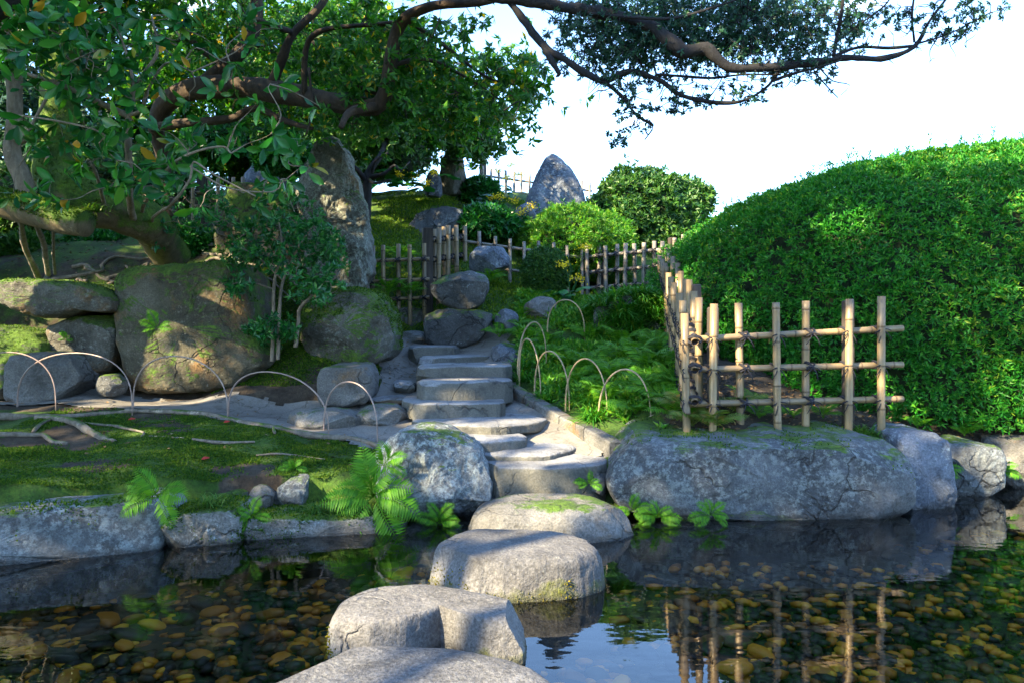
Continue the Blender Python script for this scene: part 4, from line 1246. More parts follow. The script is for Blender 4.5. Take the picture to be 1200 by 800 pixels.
FRONDS = {m_: [frond_mesh(0.4, k, M[m_]) for k in range(4)] for m_ in ('fern', 'fern_dry')}
def frond_rot(a, u):
    a = Vector(a).normalized(); u = Vector(u)
    y_ = u.cross(a).normalized(); z_ = a.cross(y_)
    from mathutils import Matrix
    return Matrix((a, y_, z_)).transposed().to_euler()
def fern(label, loc, size, n, mat='fern', group='ferns', face=None, spread=6.28, tilt=0.35):
    root = thing('fern', loc, label, 'fern', group)
    for k in range(n):
        sc = size / 0.4 * rng.uniform(0.75, 1.15)
        if face is not None:       # fan hanging out over the water
            ph = math.pi / 2 + (k / max(n - 1, 1) - 0.5) * spread * 1.15 + rng.normal() * 0.15
            if math.sin(ph) < -0.2 and abs(math.cos(ph)) < 0.3: ph += 0.6
            av = (math.cos(ph), -0.45 + rng.normal() * 0.15, math.sin(ph) * 0.75 - 0.05)
            rot = frond_rot(av, (rng.normal() * 0.25, -0.75, 0.75))
        else:
            ya = 6.283 * k / n + rng.uniform(-0.3, 0.3)
            av = (math.cos(ya), math.sin(ya), rng.uniform(0.25, 1.1))
            rot = frond_rot(av, (-math.cos(ya) * 0.4, -math.sin(ya) * 0.4 - 0.3, 1))
        link('frond', FRONDS[mat][int(rng.integers(4))], root, (0, 0, 0), rot, (sc, sc, sc))
    return root
D90 = -math.pi / 2
q = P(432, 602, 3.66); fern('big bright fern hanging over the end of the edging blocks', q + (0, 0.12, 0.06), 0.30, 11, face=D90 - 0.2, spread=4.6, group=None)
q = P(450, 545, 3.9); fern('young upright fern in front of the rounded lichen boulder', q, 0.20, 5, face=D90, spread=3.4, group=None)
q = P(183, 590, 3.38); fern('drooping fern over the joint of the pale granite edging stone', q + (0, 0.02, 0.03), 0.21, 7, face=D90, spread=4.0, group=None)
q = P(296, 606, 3.62); fern('small fern rooted in the joint between the edging blocks', q, 0.14, 6, face=D90, spread=4.0, group=None)
q = P(516, 612, 3.85); fern('small fern at the water under the rounded lichen boulder', q, 0.17, 6, face=D90, spread=3.6, group=None)
q = P(770, 606, 3.88); fern('small fern at the waterline under the end of the huge boulder', q, 0.14, 6, face=D90, spread=3.6, group=None)
q = P(832, 603, 3.86); fern('wider small fern on the dark ledge at the waterline', q, 0.15, 7, face=D90, spread=3.6, group=None)
q = P(740, 598, 3.95); fern('tiny fern between the brownish stepping stone and the huge boulder', q, 0.12, 5, face=D90, spread=3.6, group=None)
q = P(1099, 552, 4.36); fern('bright fern between the blue-grey rock and the pale-faced bank stone', q, 0.18, 6, face=D90, spread=3.0, group=None)
q = P(1166, 552, 4.55); fern('dull fern hanging in the joint by the end of the shore stones', q, 0.16, 5, face=D90, spread=3.0, group=None)
q = P(690, 566, 4.08); fern('tiny leafy fern at the corner of the first stone step', q, 0.10, 5, face=D90, spread=3.4, group=None)
fl = 'green fern growing in the bed between the kerb and the bamboo fence'
for px, py, Y, s_ in ((745, 480, 4.75, 0.26), (772, 470, 4.8, 0.28), (720, 450, 5.3, 0.28), (760, 440, 5.3, 0.30), (790, 450, 5.0, 0.26), (700, 470, 5.15, 0.25), (735, 425, 5.7, 0.30), (690, 430, 5.7, 0.28), (770, 410, 5.9, 0.30), (675, 445, 5.5, 0.24), (790, 490, 4.55, 0.22), (650, 420, 6.0, 0.25), (730, 400, 6.2, 0.28), (755, 462, 4.95, 0.26), (712, 482, 4.95, 0.22), (778, 430, 5.3, 0.28), (748, 415, 5.75, 0.28), (665, 425, 5.85, 0.26), (705, 440, 5.45, 0.26), (640, 405, 6.3, 0.24), (690, 395, 6.4, 0.26)):
    X = (px - CX) * Y / F
    fern(fl, (X, Y, float(gz(X, Y)[0]) + 0.02), s_, 8, group='ferns in the bed between kerb and fence')
fd = 'yellowing fern leaning on the bottom of the golden bamboo fence'
for px, Y, s_ in ((812, 4.42, 0.26), (835, 4.36, 0.24), (865, 4.5, 0.24), (800, 4.55, 0.22)):
    X = (px - CX) * Y / F
    fern(fd, (X, Y, float(gz(X, Y)[0]) + 0.02), s_, 8, 'fern_dry', group='yellowing ferns at the fence')
ff = 'small fern sprouting between the fence uprights and the huge boulder'
for px, Y, s_ in ((890, 4.55, 0.17), (930, 4.6, 0.16), (965, 4.62, 0.17), (880, 4.7, 0.2), (1075, 4.7, 0.14), (1130, 4.85, 0.15)):
    X = (px - CX) * Y / F
    fern(ff, (X, Y, float(gz(X, Y)[0]) + 0.02), s_, 6, 'fern', group='small ferns under the fence')
fh = 'fern in the shade among the wall rocks at the stair top'
for px, py, Y, s_ in ((600, 385, 6.9, 0.28), (585, 395, 6.7, 0.25), (615, 380, 7.0, 0.28), (575, 330, 7.4, 0.26), (640, 390, 6.8, 0.28), (455, 345, 7.1, 0.26), (480, 345, 7.1, 0.26), (470, 305, 7.6, 0.3), (440, 320, 7.3, 0.28), (620, 400, 6.5, 0.26)):
    q = P(px, py, Y)
    fern(fh, q, s_, 7, group='ferns among the wall rocks')
for lb, px, py, Y, s_ in (('tiny fern on the moss above the tall pointed edging stone', 345, 548, 4.0, 0.10), ('tiny sprig fern in the crack under the overhanging slab', 78, 398, 5.55, 0.09), ('fern tuft hanging on the face of the massive brown rock', 185, 385, 5.45, 0.16)):
    fern(lb, P(px, py, Y), s_, 5, face=D90, spread=3, group=None)

def grass_mesh(n, L, spread, seed, mat, w=0.006, droop=0.9):
    r = np.random.default_rng(seed)
    seg = 5
    a = r.uniform(0, 6.28, n); el_ = r.uniform(0.35, 1.35, n); ln = L * r.uniform(0.6, 1.15, n)
    t = np.linspace(0, 1, seg)
    base = r.normal(size=(n, 2)) * spread
    hx = np.cos(el_)[:, None] * ln[:, None] * t + 0.25 * droop * ln[:, None] * t ** 2
    hz = np.sin(el_)[:, None] * ln[:, None] * t - 0.55 * droop * ln[:, None] * t ** 2.4
    x = base[:, :1] + hx * np.cos(a)[:, None]; y = base[:, 1:] + hx * np.sin(a)[:, None]
    ww = w * (1 - t ** 2) + 0.0006
    sx, sy = -np.sin(a)[:, None] * ww, np.cos(a)[:, None] * ww
    V = np.stack([np.stack([x - sx, y - sy, hz], -1), np.stack([x + sx, y + sy, hz], -1)], 2).reshape(-1, 3)
    i = (np.arange(n)[:, None] * seg * 2 + np.arange(seg - 1)[None, :] * 2).ravel()
    return mesh('blades', V, [np.stack([i, i + 1, i + 3, i + 2], 1)], mat, smooth=False)
GR = [grass_mesh(130, 0.24, 0.035, k, M['grass']) for k in range(3)]
GL = [grass_mesh(110, 0.15, 0.03, 10 + k, M['grass_light'], 0.004) for k in range(3)]
def clump(label, loc, sc, group, pool=GR):
    o = link('grass_clump', pool[int(rng.integers(len(pool)))], None, loc, (0, 0, rng.uniform(0, 6.28)), (sc, sc, sc))
    tag(o, label, 'grass clump', group)
gl = 'arching dark grass clump on the rocky mound beside the receding fence'
for k in range(34):
    px, py, Y = rng.uniform(690, 784), rng.uniform(346, 400), 0
    V_, F_ = ROCKS['grass-topped rock under the far end of the receding fence']
    vi = V_[(V_[:, 1] < 6.85) & (V_[:, 2] > np.percentile(V_[:, 2], 40))]
    clump(gl, vi[int(rng.integers(len(vi)))] - (0, 0, 0.03), rng.uniform(0.8, 1.25), 'dark grass clumps on the mound')
gl = 'dark grass clump in the fern bed behind the bamboo hoops'
for k in range(46):
    px, py = rng.uniform(612, 770), 0
    Y = rng.uniform(4.75, 6.3)
    X = (px - CX) * Y / F
    if in_poly(np.array([X]), np.array([Y]), PATH)[0] or X < 0.1 + (5.5 - Y) * 0.55 and Y < 5.6: continue
    clump(gl, (X, Y, float(gz(X, Y)[0]) - 0.01), rng.uniform(0.55, 0.95), 'dark grass clumps in the fern bed')
gl = 'fine light grass tuft at the foot of the last fence upright'
for px, Y in ((1015, 4.47), (1005, 4.5), (1022, 4.42), (1008, 4.42)):
    X = (px - CX) * Y / F
    clump(gl, (X, Y, float(gz(X, Y)[0])), rng.uniform(0.9, 1.2), 'grass at the last fence upright', GL)
for lb, px, py, Y, sc in (('little grass tuft hanging over the mossy edging block', 245, 592, 3.55, 0.7), ('small grass tuft at the foot of the tall pointed edging stone', 370, 600, 3.72, 0.6), ('grass tuft growing on the mossy cut log', 112, 248, 4.9, 0.9)):
    clump(lb, P(px, py, Y), sc, None, GL)

def flower_plant(label, px, py, Y, stalks, leafn=14, hs=0.25, ls=0.10):
    b = P(px, py, Y)
    root = thing('flowering_plant', b, label, 'flower')
    c = np.repeat(b[None], leafn, 0) + np.column_stack([rng.normal(size=(leafn, 2)) * ls * 0.8, rng.uniform(0.02, ls * 1.2, leafn)])
    V, Fs = leaves(c, np.column_stack([rng.normal(size=(leafn, 2)), rng.normal(size=leafn) * 0.25 - 0.2]), np.tile((0, -0.3, 1.0), (leafn, 1)), ls, ls * 0.95, ROUND)
    obj('foliage', V, Fs, M['leaf_shrub'], parent=root, origin=b)
    for dx, dz in stalks:
        tip = b + (dx * Y / F, rng.normal() * 0.03, -dz * Y / F)
        mid = (b + tip) / 2 + (0.01, 0, 0.02)
        sv, sf = tube(spline([(*b, 0.004), (*mid, 0.0035), (*tip, 0.003)], 0.03), 4)
        st = obj('stalk', sv, sf, M['leaf_shrub'], parent=root, origin=b)
        n = 60
        cc_ = tip + rng.normal(size=(n, 3)) * (0.035, 0.03, 0.018)
        V, Fs = leaves(cc_, rng.normal(size=(n, 3)) + (0, 0, 0.3), rng.normal(size=(n, 3)) + (0, -0.5, 0.6), 0.03, 0.014)
        fh_ = obj('flower_head', V, Fs, M['flower'], origin=tip, smooth=False)
        fh_.parent = st; fh_.location = [float(q_) for q_ in (tip - b)]
        tag(fh_, kind='stuff')
flower_plant('yellow-flowered plant with long leaves beside the small dark round bush', 668, 350, 7.2, [(18, -60), (-6, -40), (10, -24)])
flower_plant('yellow-flowered plant before the hill crest fence', 590, 228, 10.2, [(8, -34), (18, -24), (4, -20), (-6, -28)], hs=0.3)
flower_plant('yellow-flowered plant on the hill above the flat rocks', 574, 240, 9.3, [(2, -8), (12, -10), (28, -4)])
flower_plant('yellow-flowered plant at the foot of the pointed standing stone', 612, 262, 9.0, [(0, -14), (10, -20), (-6, -10)])
flower_plant('yellow-flowered plant under the dark branching small tree', 478, 222, 8.6, [(8, -14), (20, -6), (-10, -18), (30, -20)], 26, ls=0.16)

# ---------------------------------------------------------------- trees
MOSSY = []
class Tree:
    def __init__(s, name, base, label, cat='tree', group=None):
        s.root = thing(name, base, label, cat, group)
        s.pts = []
    def limb(s, name, pts, mat, px=True, rough=0.12, step=0.05, sides=12, seed=1, reach=True):
        w_ = [(*P(a, b, c), r) for a, b, c, r in pts] if px else pts
        sp = spline(w_, step)
        if rough:
            jit = (0.6 * sp[:, 3:4] + 0.006) * np.stack([noise(sp[:, :3] * 2.3 + k, seed) for k in (0, 9, 17)], 1)
            sp[:, :3] += jit
        V, Fs = tube(sp, sides, rough, seed)
        obj(name, V, Fs, M[mat], parent=s.root, origin=sp[0, :3])
        if mat == 'bark_moss': MOSSY.append((V, Fs))
        if reach: s.pts.append(sp)
        return sp
    def twigs(s, C, mat, frac=0.6, r0=0.007, sag=0.05, name='twigs', grey=None):
        allp = np.vstack(s.pts)
        g = Geo()
        idx = np.nonzero(rng.random(len(C)) < frac)[0]
        ends = C[idx]
        nodes = allp[:, :3]
        for i in range(0, len(ends)):
            e = ends[i]
            d = np.linalg.norm(nodes - e, axis=1)
            j = int(d.argmin())
            a = nodes[j]
            if d[j] > 3.5: continue
            m1 = a * 0.62 + e * 0.38 + rng.normal(size=3) * d[j] * 0.10
            m2 = a * 0.28 + e * 0.72 + rng.normal(size=3) * d[j] * 0.08 + (0, 0, sag * d[j])
            rr = min(r0 * (0.5 + d[j]), 0.022)
            sp = spline([(*a, rr), (*m1, rr * 0.75), (*m2, rr * 0.5), (*e, rr * 0.25)], max(d[j] / 9, 0.02))
            g.add(*tube(sp, 4, cap=False))
            if i % 2 == 0:
                nodes = np.vstack([nodes, sp[2::3, :3]])
        if g.n:
            V, Fs = g.out()
            tag(obj(name, V, Fs, M[mat], parent=s.root, origin=np.array(s.root.location)), kind='stuff')
    def crown(s, C, D, k, L, W, mat, spread=1.0, tpl=LEAF4, ball=0.0, name='crown'):
        C = np.repeat(C, 1, 0)
        if ball:
            C = np.concatenate([C + rng.normal(size=C.shape) * ball for _ in range(3)])
            D = np.concatenate([D] * 3)
        V, Fs = rosettes(C, D, k, L, W, spread, tpl)
        obj(name, V, Fs, M[mat], parent=s.root, origin=np.array(s.root.location), smooth=False)

def region(specs):
    """clusters in ellipses given as (px, py, rx, ry, Ynear, Yfar, n)"""
    out = []
    for cx, cy, rx, ry, y0, y1, n in specs:
        a = rng.uniform(0, 6.283, n); r = np.sqrt(rng.random(n))
        px, py, Y = cx + rx * r * np.cos(a), cy + ry * r * np.sin(a), rng.uniform(y0, y1, n)
        out.append(np.stack([(px - CX) * Y / F, Y, H - (py - CY) * Y / F], 1))
    return np.concatenate(out)

def blob(specs):
    """clusters through world ellipsoids (x, y, z, rx, ry, rz, n), thicker towards the skin"""
    out = []
    for x, y, z, rx, ry, rz, n in specs:
        d = rnd_dirs(n) * (rng.random((n, 1)) ** 0.45)
        out.append(np.array([x, y, z]) + d * (rx, ry, rz))
    return np.concatenate(out)

def hang(n, droop=0.4):
    d = rng.normal(size=(n, 3)); d[:, 2] = d[:, 2] * 0.5 - droop
    return d

# gaps cut into the crowns along sun rays, so flecks land on these spots
FLECKS = [((0.02, 2.95, 0.17), 0.20), ((0.16, 2.80, 0.17), 0.13), ((-0.12, 2.75, 0.12), 0.15), ((-0.34, 2.42, 0.17), 0.20), ((-0.02, 2.30, 0.15), 0.16), ((-0.48, 1.84, 0.2), 0.18), ((0.0, 1.88, 0.2), 0.14), (P(668, 497, 4.87), 0.24), (P(580, 509, 4.55), 0.17), (P(640, 538, 4.25), 0.16), (P(690, 520, 4.4), 0.14), (P(640, 588, 3.8), 0.12),
          (P(1170, 195, 6.3), 0.45), (P(1110, 240, 5.9), 0.42), (P(1020, 300, 5.4), 0.24), (P(990, 400, 4.48), 0.20), (P(832, 390, 4.4), 0.24), (P(780, 330, 6.2), 0.3), (P(515, 290, 7.4), 0.5), (P(500, 240, 9.2), 0.6), (P(690, 490, 4.9), 0.2), (P(460, 310, 7.2), 0.3), (P(545, 458, 5.35), 0.2), (P(525, 470, 5.0), 0.14), (P(440, 470, 5.4), 0.18), (P(300, 482, 5.3), 0.2), (P(740, 310, 8.2), 0.5), (P(600, 300, 8.2), 0.4)]
SV = np.array(to_sun)
def open_flecks(C):
    keep = np.ones(len(C), bool)
    for p_, r_ in FLECKS:
        d_ = C - np.asarray(p_, float)
        t_ = d_ @ SV
        keep &= ~((np.linalg.norm(d_ - t_[:, None] * SV, axis=1) < r_) & (t_ > 0))
    return C[keep]

# the wide-limbed tree whose boughs cross the top of the view
t = Tree('spreading_tree', (-4.6, 4.3, 0.4), 'wide-limbed tree whose dark crooked boughs reach out over the hedge')
main = t.limb('trunk', [(-4.6, 4.3, 0.3, 0.24), (-4.45, 4.4, 1.5, 0.2), (-3.9, 4.5, 2.5, 0.18), (-2.6, 4.6, 3.15, 0.15), (-1.2, 4.7, 3.2, 0.12), (*P(500, -25, 4.7), 0.10)], 'bark_dark', px=False)
t.limb('bough', [(500, -25, 4.7, 0.0458), (580, -6, 4.7, 0.0390), (650, 4, 4.65, 0.0344), (720, 14, 4.6, 0.0344), (765, 30, 4.55, 0.0366), (790, 52, 4.5, 0.0390), (804, 64, 4.5, 0.0358), (828, 58, 4.5, 0.0321), (852, 78, 4.5, 0.0321), (895, 79, 4.5, 0.0252), (950, 73, 4.5, 0.0206), (990, 68, 4.5, 0.0192), (1030, 70, 4.5, 0.0184), (1062, 60, 4.5, 0.0155), (1075, 48, 4.5, 0.0129), (1088, 25, 4.5, 0.0092), (1112, -5, 4.5, 0.0064)], 'bark_dark', rough=0.3, step=0.03)
t.limb('bough', [(590, -5, 4.7, 0.0229), (612, 22, 4.7, 0.0252), (640, 55, 4.65, 0.0229), (668, 72, 4.6, 0.0206), (708, 94, 4.6, 0.0192), (738, 84, 4.6, 0.0165), (775, 95, 4.6, 0.0147), (802, 114, 4.6, 0.0138), (858, 120, 4.6, 0.0101), (895, 105, 4.6, 0.0092), (914, 82, 4.55, 0.0083)], 'bark_dark', rough=0.28, step=0.03)
t.limb('bough', [(708, 94, 4.6, 0.0155), (728, 112, 4.6, 0.0118), (748, 138, 4.6, 0.0092), (766, 149, 4.6, 0.0064), (756, 165, 4.6, 0.0028)], 'bark_dark', rough=0.28, step=0.03)
t.limb('bough', [(636, 52, 4.65, 0.0184), (648, 72, 4.6, 0.0184), (656, 86, 4.58, 0.0138), (652, 90, 4.58, 0.0055)], 'bark_dark', rough=0.3, step=0.02)
for pl in ([(690, 14, 4.6, 0.0083), (740, 20, 4.5, 0.0092), (790, 22, 4.45, 0.0083), (840, 8, 4.4, 0.0064), (880, -5, 4.4, 0.0046)],
           [(700, 25, 4.7, 0.0101), (722, 42, 4.7, 0.0092), (742, 60, 4.7, 0.0073), (752, 72, 4.7, 0.0046)],
           [(770, 88, 4.6, 0.0092), (800, 90, 4.6, 0.0083), (835, 92, 4.6, 0.0083), (870, 88, 4.6, 0.0064), (915, 88, 4.55, 0.0055)],
           [(975, 66, 4.5, 0.0101), (1005, 56, 4.5, 0.0092), (1040, 57, 4.5, 0.0092), (1072, 54, 4.5, 0.0101)],
           [(975, 66, 4.5, 0.0110), (980, 40, 4.5, 0.0101), (986, 10, 4.45, 0.0092), (990, -30, 4.45, 0.0083)],
           [(978, 50, 4.5, 0.0064), (1005, 30, 4.5, 0.0055), (1035, 8, 4.5, 0.0046), (1050, -12, 4.5, 0.0037)],
           [(1072, 52, 4.5, 0.0073), (1110, 40, 4.5, 0.0046), (1150, 20, 4.5, 0.0032), (1180, 8, 4.5, 0.0018)],
           [(1070, 50, 4.5, 0.0073), (1068, 20, 4.5, 0.0064), (1072, -10, 4.5, 0.0055)],
           [(905, 95, 4.55, 0.0092), (930, 86, 4.5, 0.0083), (960, 78, 4.45, 0.0064), (985, 70, 4.4, 0.0055)],
           [(826, 120, 4.6, 0.0046), (838, 105, 4.6, 0.0037), (846, 92, 4.6, 0.0037)],
           [(720, 14, 4.6, 0.0064), (800, 40, 4.8, 0.0064), (870, 45, 5, 0.0055), (940, 40, 5, 0.0041)]):
    t.limb('bough', pl, 'bark_dark', rough=0.15, step=0.03, sides=8)
# bare twiglets
g_ = [[(960, 80, 4.5, .005), (975, 95, 4.5, .004), (995, 100, 4.5, .003), (985, 112, 4.5, .002)], [(955, 86, 4.5, .005), (972, 105, 4.5, .004), (982, 115, 4.5, .003)], [(590, 130, 5.2, .006), (608, 120, 5.2, .005), (600, 145, 5.2, .002)]]
for pl in g_: t.limb('twig', pl, 'bark_dark', rough=0.1, step=0.03, sides=5, reach=False)
C = region([(740, 32, 85, 42, 4.5, 5.4, 280), (830, 30, 95, 42, 4.5, 5.4, 300), (920, 26, 90, 40, 4.4, 5.2, 250), (980, 14, 70, 30, 4.4, 5, 80), (680, 48, 45, 40, 4.6, 5.2, 70),
            (745, 128, 24, 30, 4.5, 4.75, 42), (725, 165, 16, 9, 4.5, 4.6, 12), (735, 95, 28, 14, 4.5, 4.8, 22), (840, 112, 70, 14, 4.5, 4.9, 46), (930, 85, 60, 16, 4.4, 4.9, 36), (880, 60, 80, 20, 4.5, 5, 60),
            (1100, 28, 55, 22, 4.4, 4.7, 60), (1150, 12, 35, 14, 4.4, 4.6, 26), (790, 128, 40, 8, 4.5, 4.7, 16), (700, 62, 55, 36, 4.5, 5.2, 60), (800, 72, 90, 32, 4.5, 5.2, 90), (920, 58, 70, 30, 4.4, 5, 60), (1010, 30, 35, 25, 4.4, 4.6, 26),
            (640, -60, 250, 60, 4.4, 5.4, 120), (900, -60, 200, 60, 4.4, 5.2, 140)])
t.twigs(C, 'bark_dark', 0.9, 0.0062)
t.twigs(region([(860, 55, 130, 60, 4.4, 5.0, 130), (1060, 40, 90, 40, 4.35, 4.7, 60), (740, 90, 60, 50, 4.5, 4.8, 50)]), 'bark_dark', 1.0, 0.006, name='bare_twigs')
t.crown(C, hang(len(C), 0.1), 15, 0.028, 0.0115, 'leaf_dark', 1.2, ball=0.0)
C2 = np.concatenate([C[:700] + rng.normal(size=(700, 3)) * 0.09 for _ in range(4)])
t.crown(C2, hang(len(C2), 0.1), 9, 0.027, 0.011, 'leaf_dark', 1.2, name='foliage')
C = open_flecks(blob([(-3.6, 4.0, 4.3, 2.2, 1.6, 1.0, 300)]))
t.twigs(C, 'bark_dark', 0.2, 0.01)
t.crown(C, hang(len(C), 0.1), 12, 0.085, 0.036, 'leaf_mid', 1.2, ball=0.12, name='foliage')

# the brown-barked tree on the shaded slope
t = Tree('evergreen_tree', (P(205, 325, 6.6)[0], 6.6, 1.4), 'brown-barked evergreen on the slope with a long level limb and hanging leaves')
t.limb('trunk', [(206, 345, 6.6, 0.0578), (201, 260, 6.6, 0.0510), (192, 190, 6.5, 0.0578), (180, 150, 6.4, 0.0680), (196, 118, 6.25, 0.0816), (240, 98, 6.05, 0.0884), (300, 104, 5.85, 0.0850), (360, 112, 5.65, 0.0748), (420, 122, 5.45, 0.0680), (444, 116, 5.35, 0.0612), (455, 75, 5.25, 0.0510), (470, 30, 5.15, 0.042), (500, 12, 5.0, 0.034), (560, 2, 4.9, 0.028), (620, -14, 4.85, 0.02)], 'bark', rough=0.14)
for pl in ([(240, 98, 6.05, 0.0680), (262, 75, 6.0, 0.0578), (285, 55, 5.95, 0.0510), (300, 25, 5.9, 0.0476), (300, -30, 5.9, 0.0408)],
           [(318, 100, 5.8, 0.0408), (332, 65, 5.7, 0.0340), (345, 38, 5.65, 0.0306), (375, 12, 5.6, 0.0272), (395, -20, 5.6, 0.0204)],
           [(345, 38, 5.65, 0.0204), (320, 30, 5.5, 0.0204), (290, 20, 5.4, 0.0170)],
           [(355, 110, 5.6, 0.0238), (360, 60, 5.5, 0.0218), (375, 40, 5.45, 0.0190), (410, 32, 5.4, 0.0163), (460, 26, 5.3, 0.0136)],
           [(176, 150, 6.3, 0.0408), (225, 146, 6.1, 0.0340), (270, 140, 6.0, 0.0306), (300, 128, 5.9, 0.0272), (335, 142, 5.8, 0.0238), (365, 150, 5.7, 0.0136)],
           [(440, 122, 5.35, 0.0340), (410, 132, 5.2, 0.0272), (400, 150, 5.1, 0.0170)],
           [(455, 75, 5.25, 0.0204), (500, 70, 5.4, 0.0150), (545, 90, 5.6, 0.0102), (590, 120, 5.8, 0.0061)],
           [(480, 25, 5.1, 0.0204), (530, 60, 5.5, 0.0136), (580, 95, 5.8, 0.0095), (640, 100, 6.0, 0.0054)],
           [(262, 75, 6.0, 0.0272), (230, 50, 6.0, 0.0238), (200, 20, 6.0, 0.0204), (180, -20, 6.0, 0.0136)],
           [(362, 80, 5.5, 0.0095), (365, 130, 5.5, 0.0082), (358, 160, 5.5, 0.0054)], [(415, 100, 5.4, 0.0136), (470, 120, 5.7, 0.0109), (520, 150, 6.2, 0.0082), (570, 165, 6.4, 0.0054)]):
    t.limb('limb', pl, 'bark', rough=0.12, step=0.04, sides=9)
C = region([(330, 40, 110, 55, 5.9, 7.0, 230), (200, 30, 90, 50, 6.2, 7.2, 110), (430, 60, 60, 60, 5.2, 6.6, 200), (430, 125, 55, 38, 5.3, 6.6, 130), (500, 100, 55, 55, 5.3, 6.8, 150), (560, 105, 60, 45, 5.4, 6.6, 110), (600, 90, 45, 36, 5.4, 6.4, 60),
            (545, 140, 40, 22, 5.8, 6.8, 50), (340, 135, 80, 26, 6.1, 6.9, 90), (540, 30, 30, 12, 5, 5.6, 14), (160, -90, 220, 90, 5.2, 6.8, 200), (470, 40, 40, 30, 5, 5.8, 40), (60, 30, 90, 45, 6.2, 7.4, 60)])
t.twigs(C, 'bark', 0.85, 0.006)
t.crown(C, hang(len(C), 0.45), 13, 0.066, 0.027, 'leaf_mid', 1.05, ball=0.0)
C2 = C[rng.permutation(len(C))[:1100]] + rng.normal(size=(1100, 3)) * 0.14
t.crown(C2, hang(len(C2), 0.5), 9, 0.064, 0.026, 'leaf_mid', 1.05, name='foliage')

# the old mossy leaning trunk
t = Tree('mossy_tree', (*P(200, 300, 6.0)[:2], 1.5), 'old leaning tree with a thick mossy kinked trunk and a cut log limb')
t.limb('trunk', [(205, 300, 6.1, .13), (175, 268, 5.7, .15), (130, 252, 5.4, .165), (85, 236, 5.2, .155), (58, 205, 5.2, .135), (58, 165, 5.25, .12), (72, 120, 5.3, .12), (82, 60, 5.35, .12), (80, 0, 5.4, .11), (60, -90, 5.4, .10)], 'bark_moss', rough=0.16, step=0.035, sides=20)
t.limb('cut_limb', [(-80, 218, 4.95, .10), (-20, 232, 4.93, .10), (30, 246, 4.9, .105), (70, 256, 4.88, .10), (108, 262, 4.86, .088)], 'bark_moss', rough=0.12, step=0.03, sides=18)
t.limb('side_trunk', [(28, 232, 4.95, .06), (22, 205, 4.95, .055), (12, 180, 4.95, .055), (14, 140, 4.95, .045), (12, 70, 4.95, .045), (5, -30, 4.95, .04)], 'bark_pale', rough=0.16, step=0.03)
t.limb('stub', [(14, 160, 4.95, .04), (26, 162, 4.92, .035), (38, 162, 4.9, .02)], 'bark_pale', rough=0.2, step=0.02)
C = region([(60, -60, 200, 90, 4.9, 6.2, 220), (40, 30, 60, 36, 5.3, 6.2, 24)])
t.twigs(C, 'bark', 0.4, 0.007)
t.crown(C, hang(len(C), 0.4), 11, 0.085, 0.034, 'leaf_mid', 1.0, ball=0.08)
# surface roots running down over the bank
def surf(pts, lift=0.0):
    out = []
    for px, Y, r in pts:
        X = (px - CX) * Y / F
        r = r * 0.72
        out.append((X, Y, float(gz(X, Y)[0]) + lift + r * 0.3, r))
    return out
for pl in ([(150, 5.0, .02), (205, 4.98, .022), (250, 4.93, .026), (290, 4.8, .03), (330, 4.68, .03), (380, 4.62, .028), (415, 4.6, .022), (440, 4.5, .015), (455, 4.38, .01)],
           [(-40, 4.75, .03), (20, 4.85, .03), (70, 4.9, .026), (120, 4.98, .022), (160, 5.0, .02)],
           [(40, 4.72, .022), (62, 4.66, .028), (85, 4.55, .03), (105, 4.42, .028), (122, 4.32, .024), (135, 4.25, .016)],
           [(-20, 4.28, .022), (10, 4.32, .024), (38, 4.38, .024), (52, 4.4, .02), (62, 4.3, .018), (78, 4.22, .014)],
           [(60, 4.66, .014), (50, 4.58, .016), (44, 4.48, .014), (40, 4.4, .014)],
           [(100, 4.7, .012), (130, 4.6, .014), (150, 4.5, .013), (168, 4.42, .01), (165, 4.36, .006)],
           [(175, 4.4, .010), (205, 4.36, .012), (215, 4.34, .008)], [(225, 4.3, .010), (260, 4.32, .013), (300, 4.36, .009)],
           [(320, 4.62, .014), (322, 4.5, .010)], [(300, 4.2, .006), (330, 4.24, .008), (380, 4.2, .004)]):
    t.limb('root', surf(pl, 0.006), 'root', px=False, rough=0.25, step=0.025, sides=9, reach=False, seed=int(pl[0][0]) + 60)
for k in range(16):      # roots over the bare slope behind the rocks
    x0, y0 = rng.uniform(-3.9, -2.2), rng.uniform(6.1, 6.6)
    pl = []
    for j in range(7):
        pl.append((x0, y0, float(gz(x0, y0)[0]) + 0.008, 0.02 * (1 - j / 9)))
        x0 += rng.uniform(-0.05, 0.30); y0 += rng.normal() * 0.07
    t.limb('root', pl, 'root', px=False, rough=0.2, step=0.04, sides=7, reach=False, seed=k + 200)
for pl in ([(40, 262, 5.0, .02), (52, 290, 5.3, .018), (56, 320, 5.6, .02)], [(22, 255, 4.95, .018), (30, 285, 5.4, .02), (45, 325, 5.8, .022)], [(62, 270, 5.2, .01), (64, 320, 5.7, .012)]):
    t.limb('root', pl, 'root', rough=0.2, step=0.03, sides=7, reach=False)

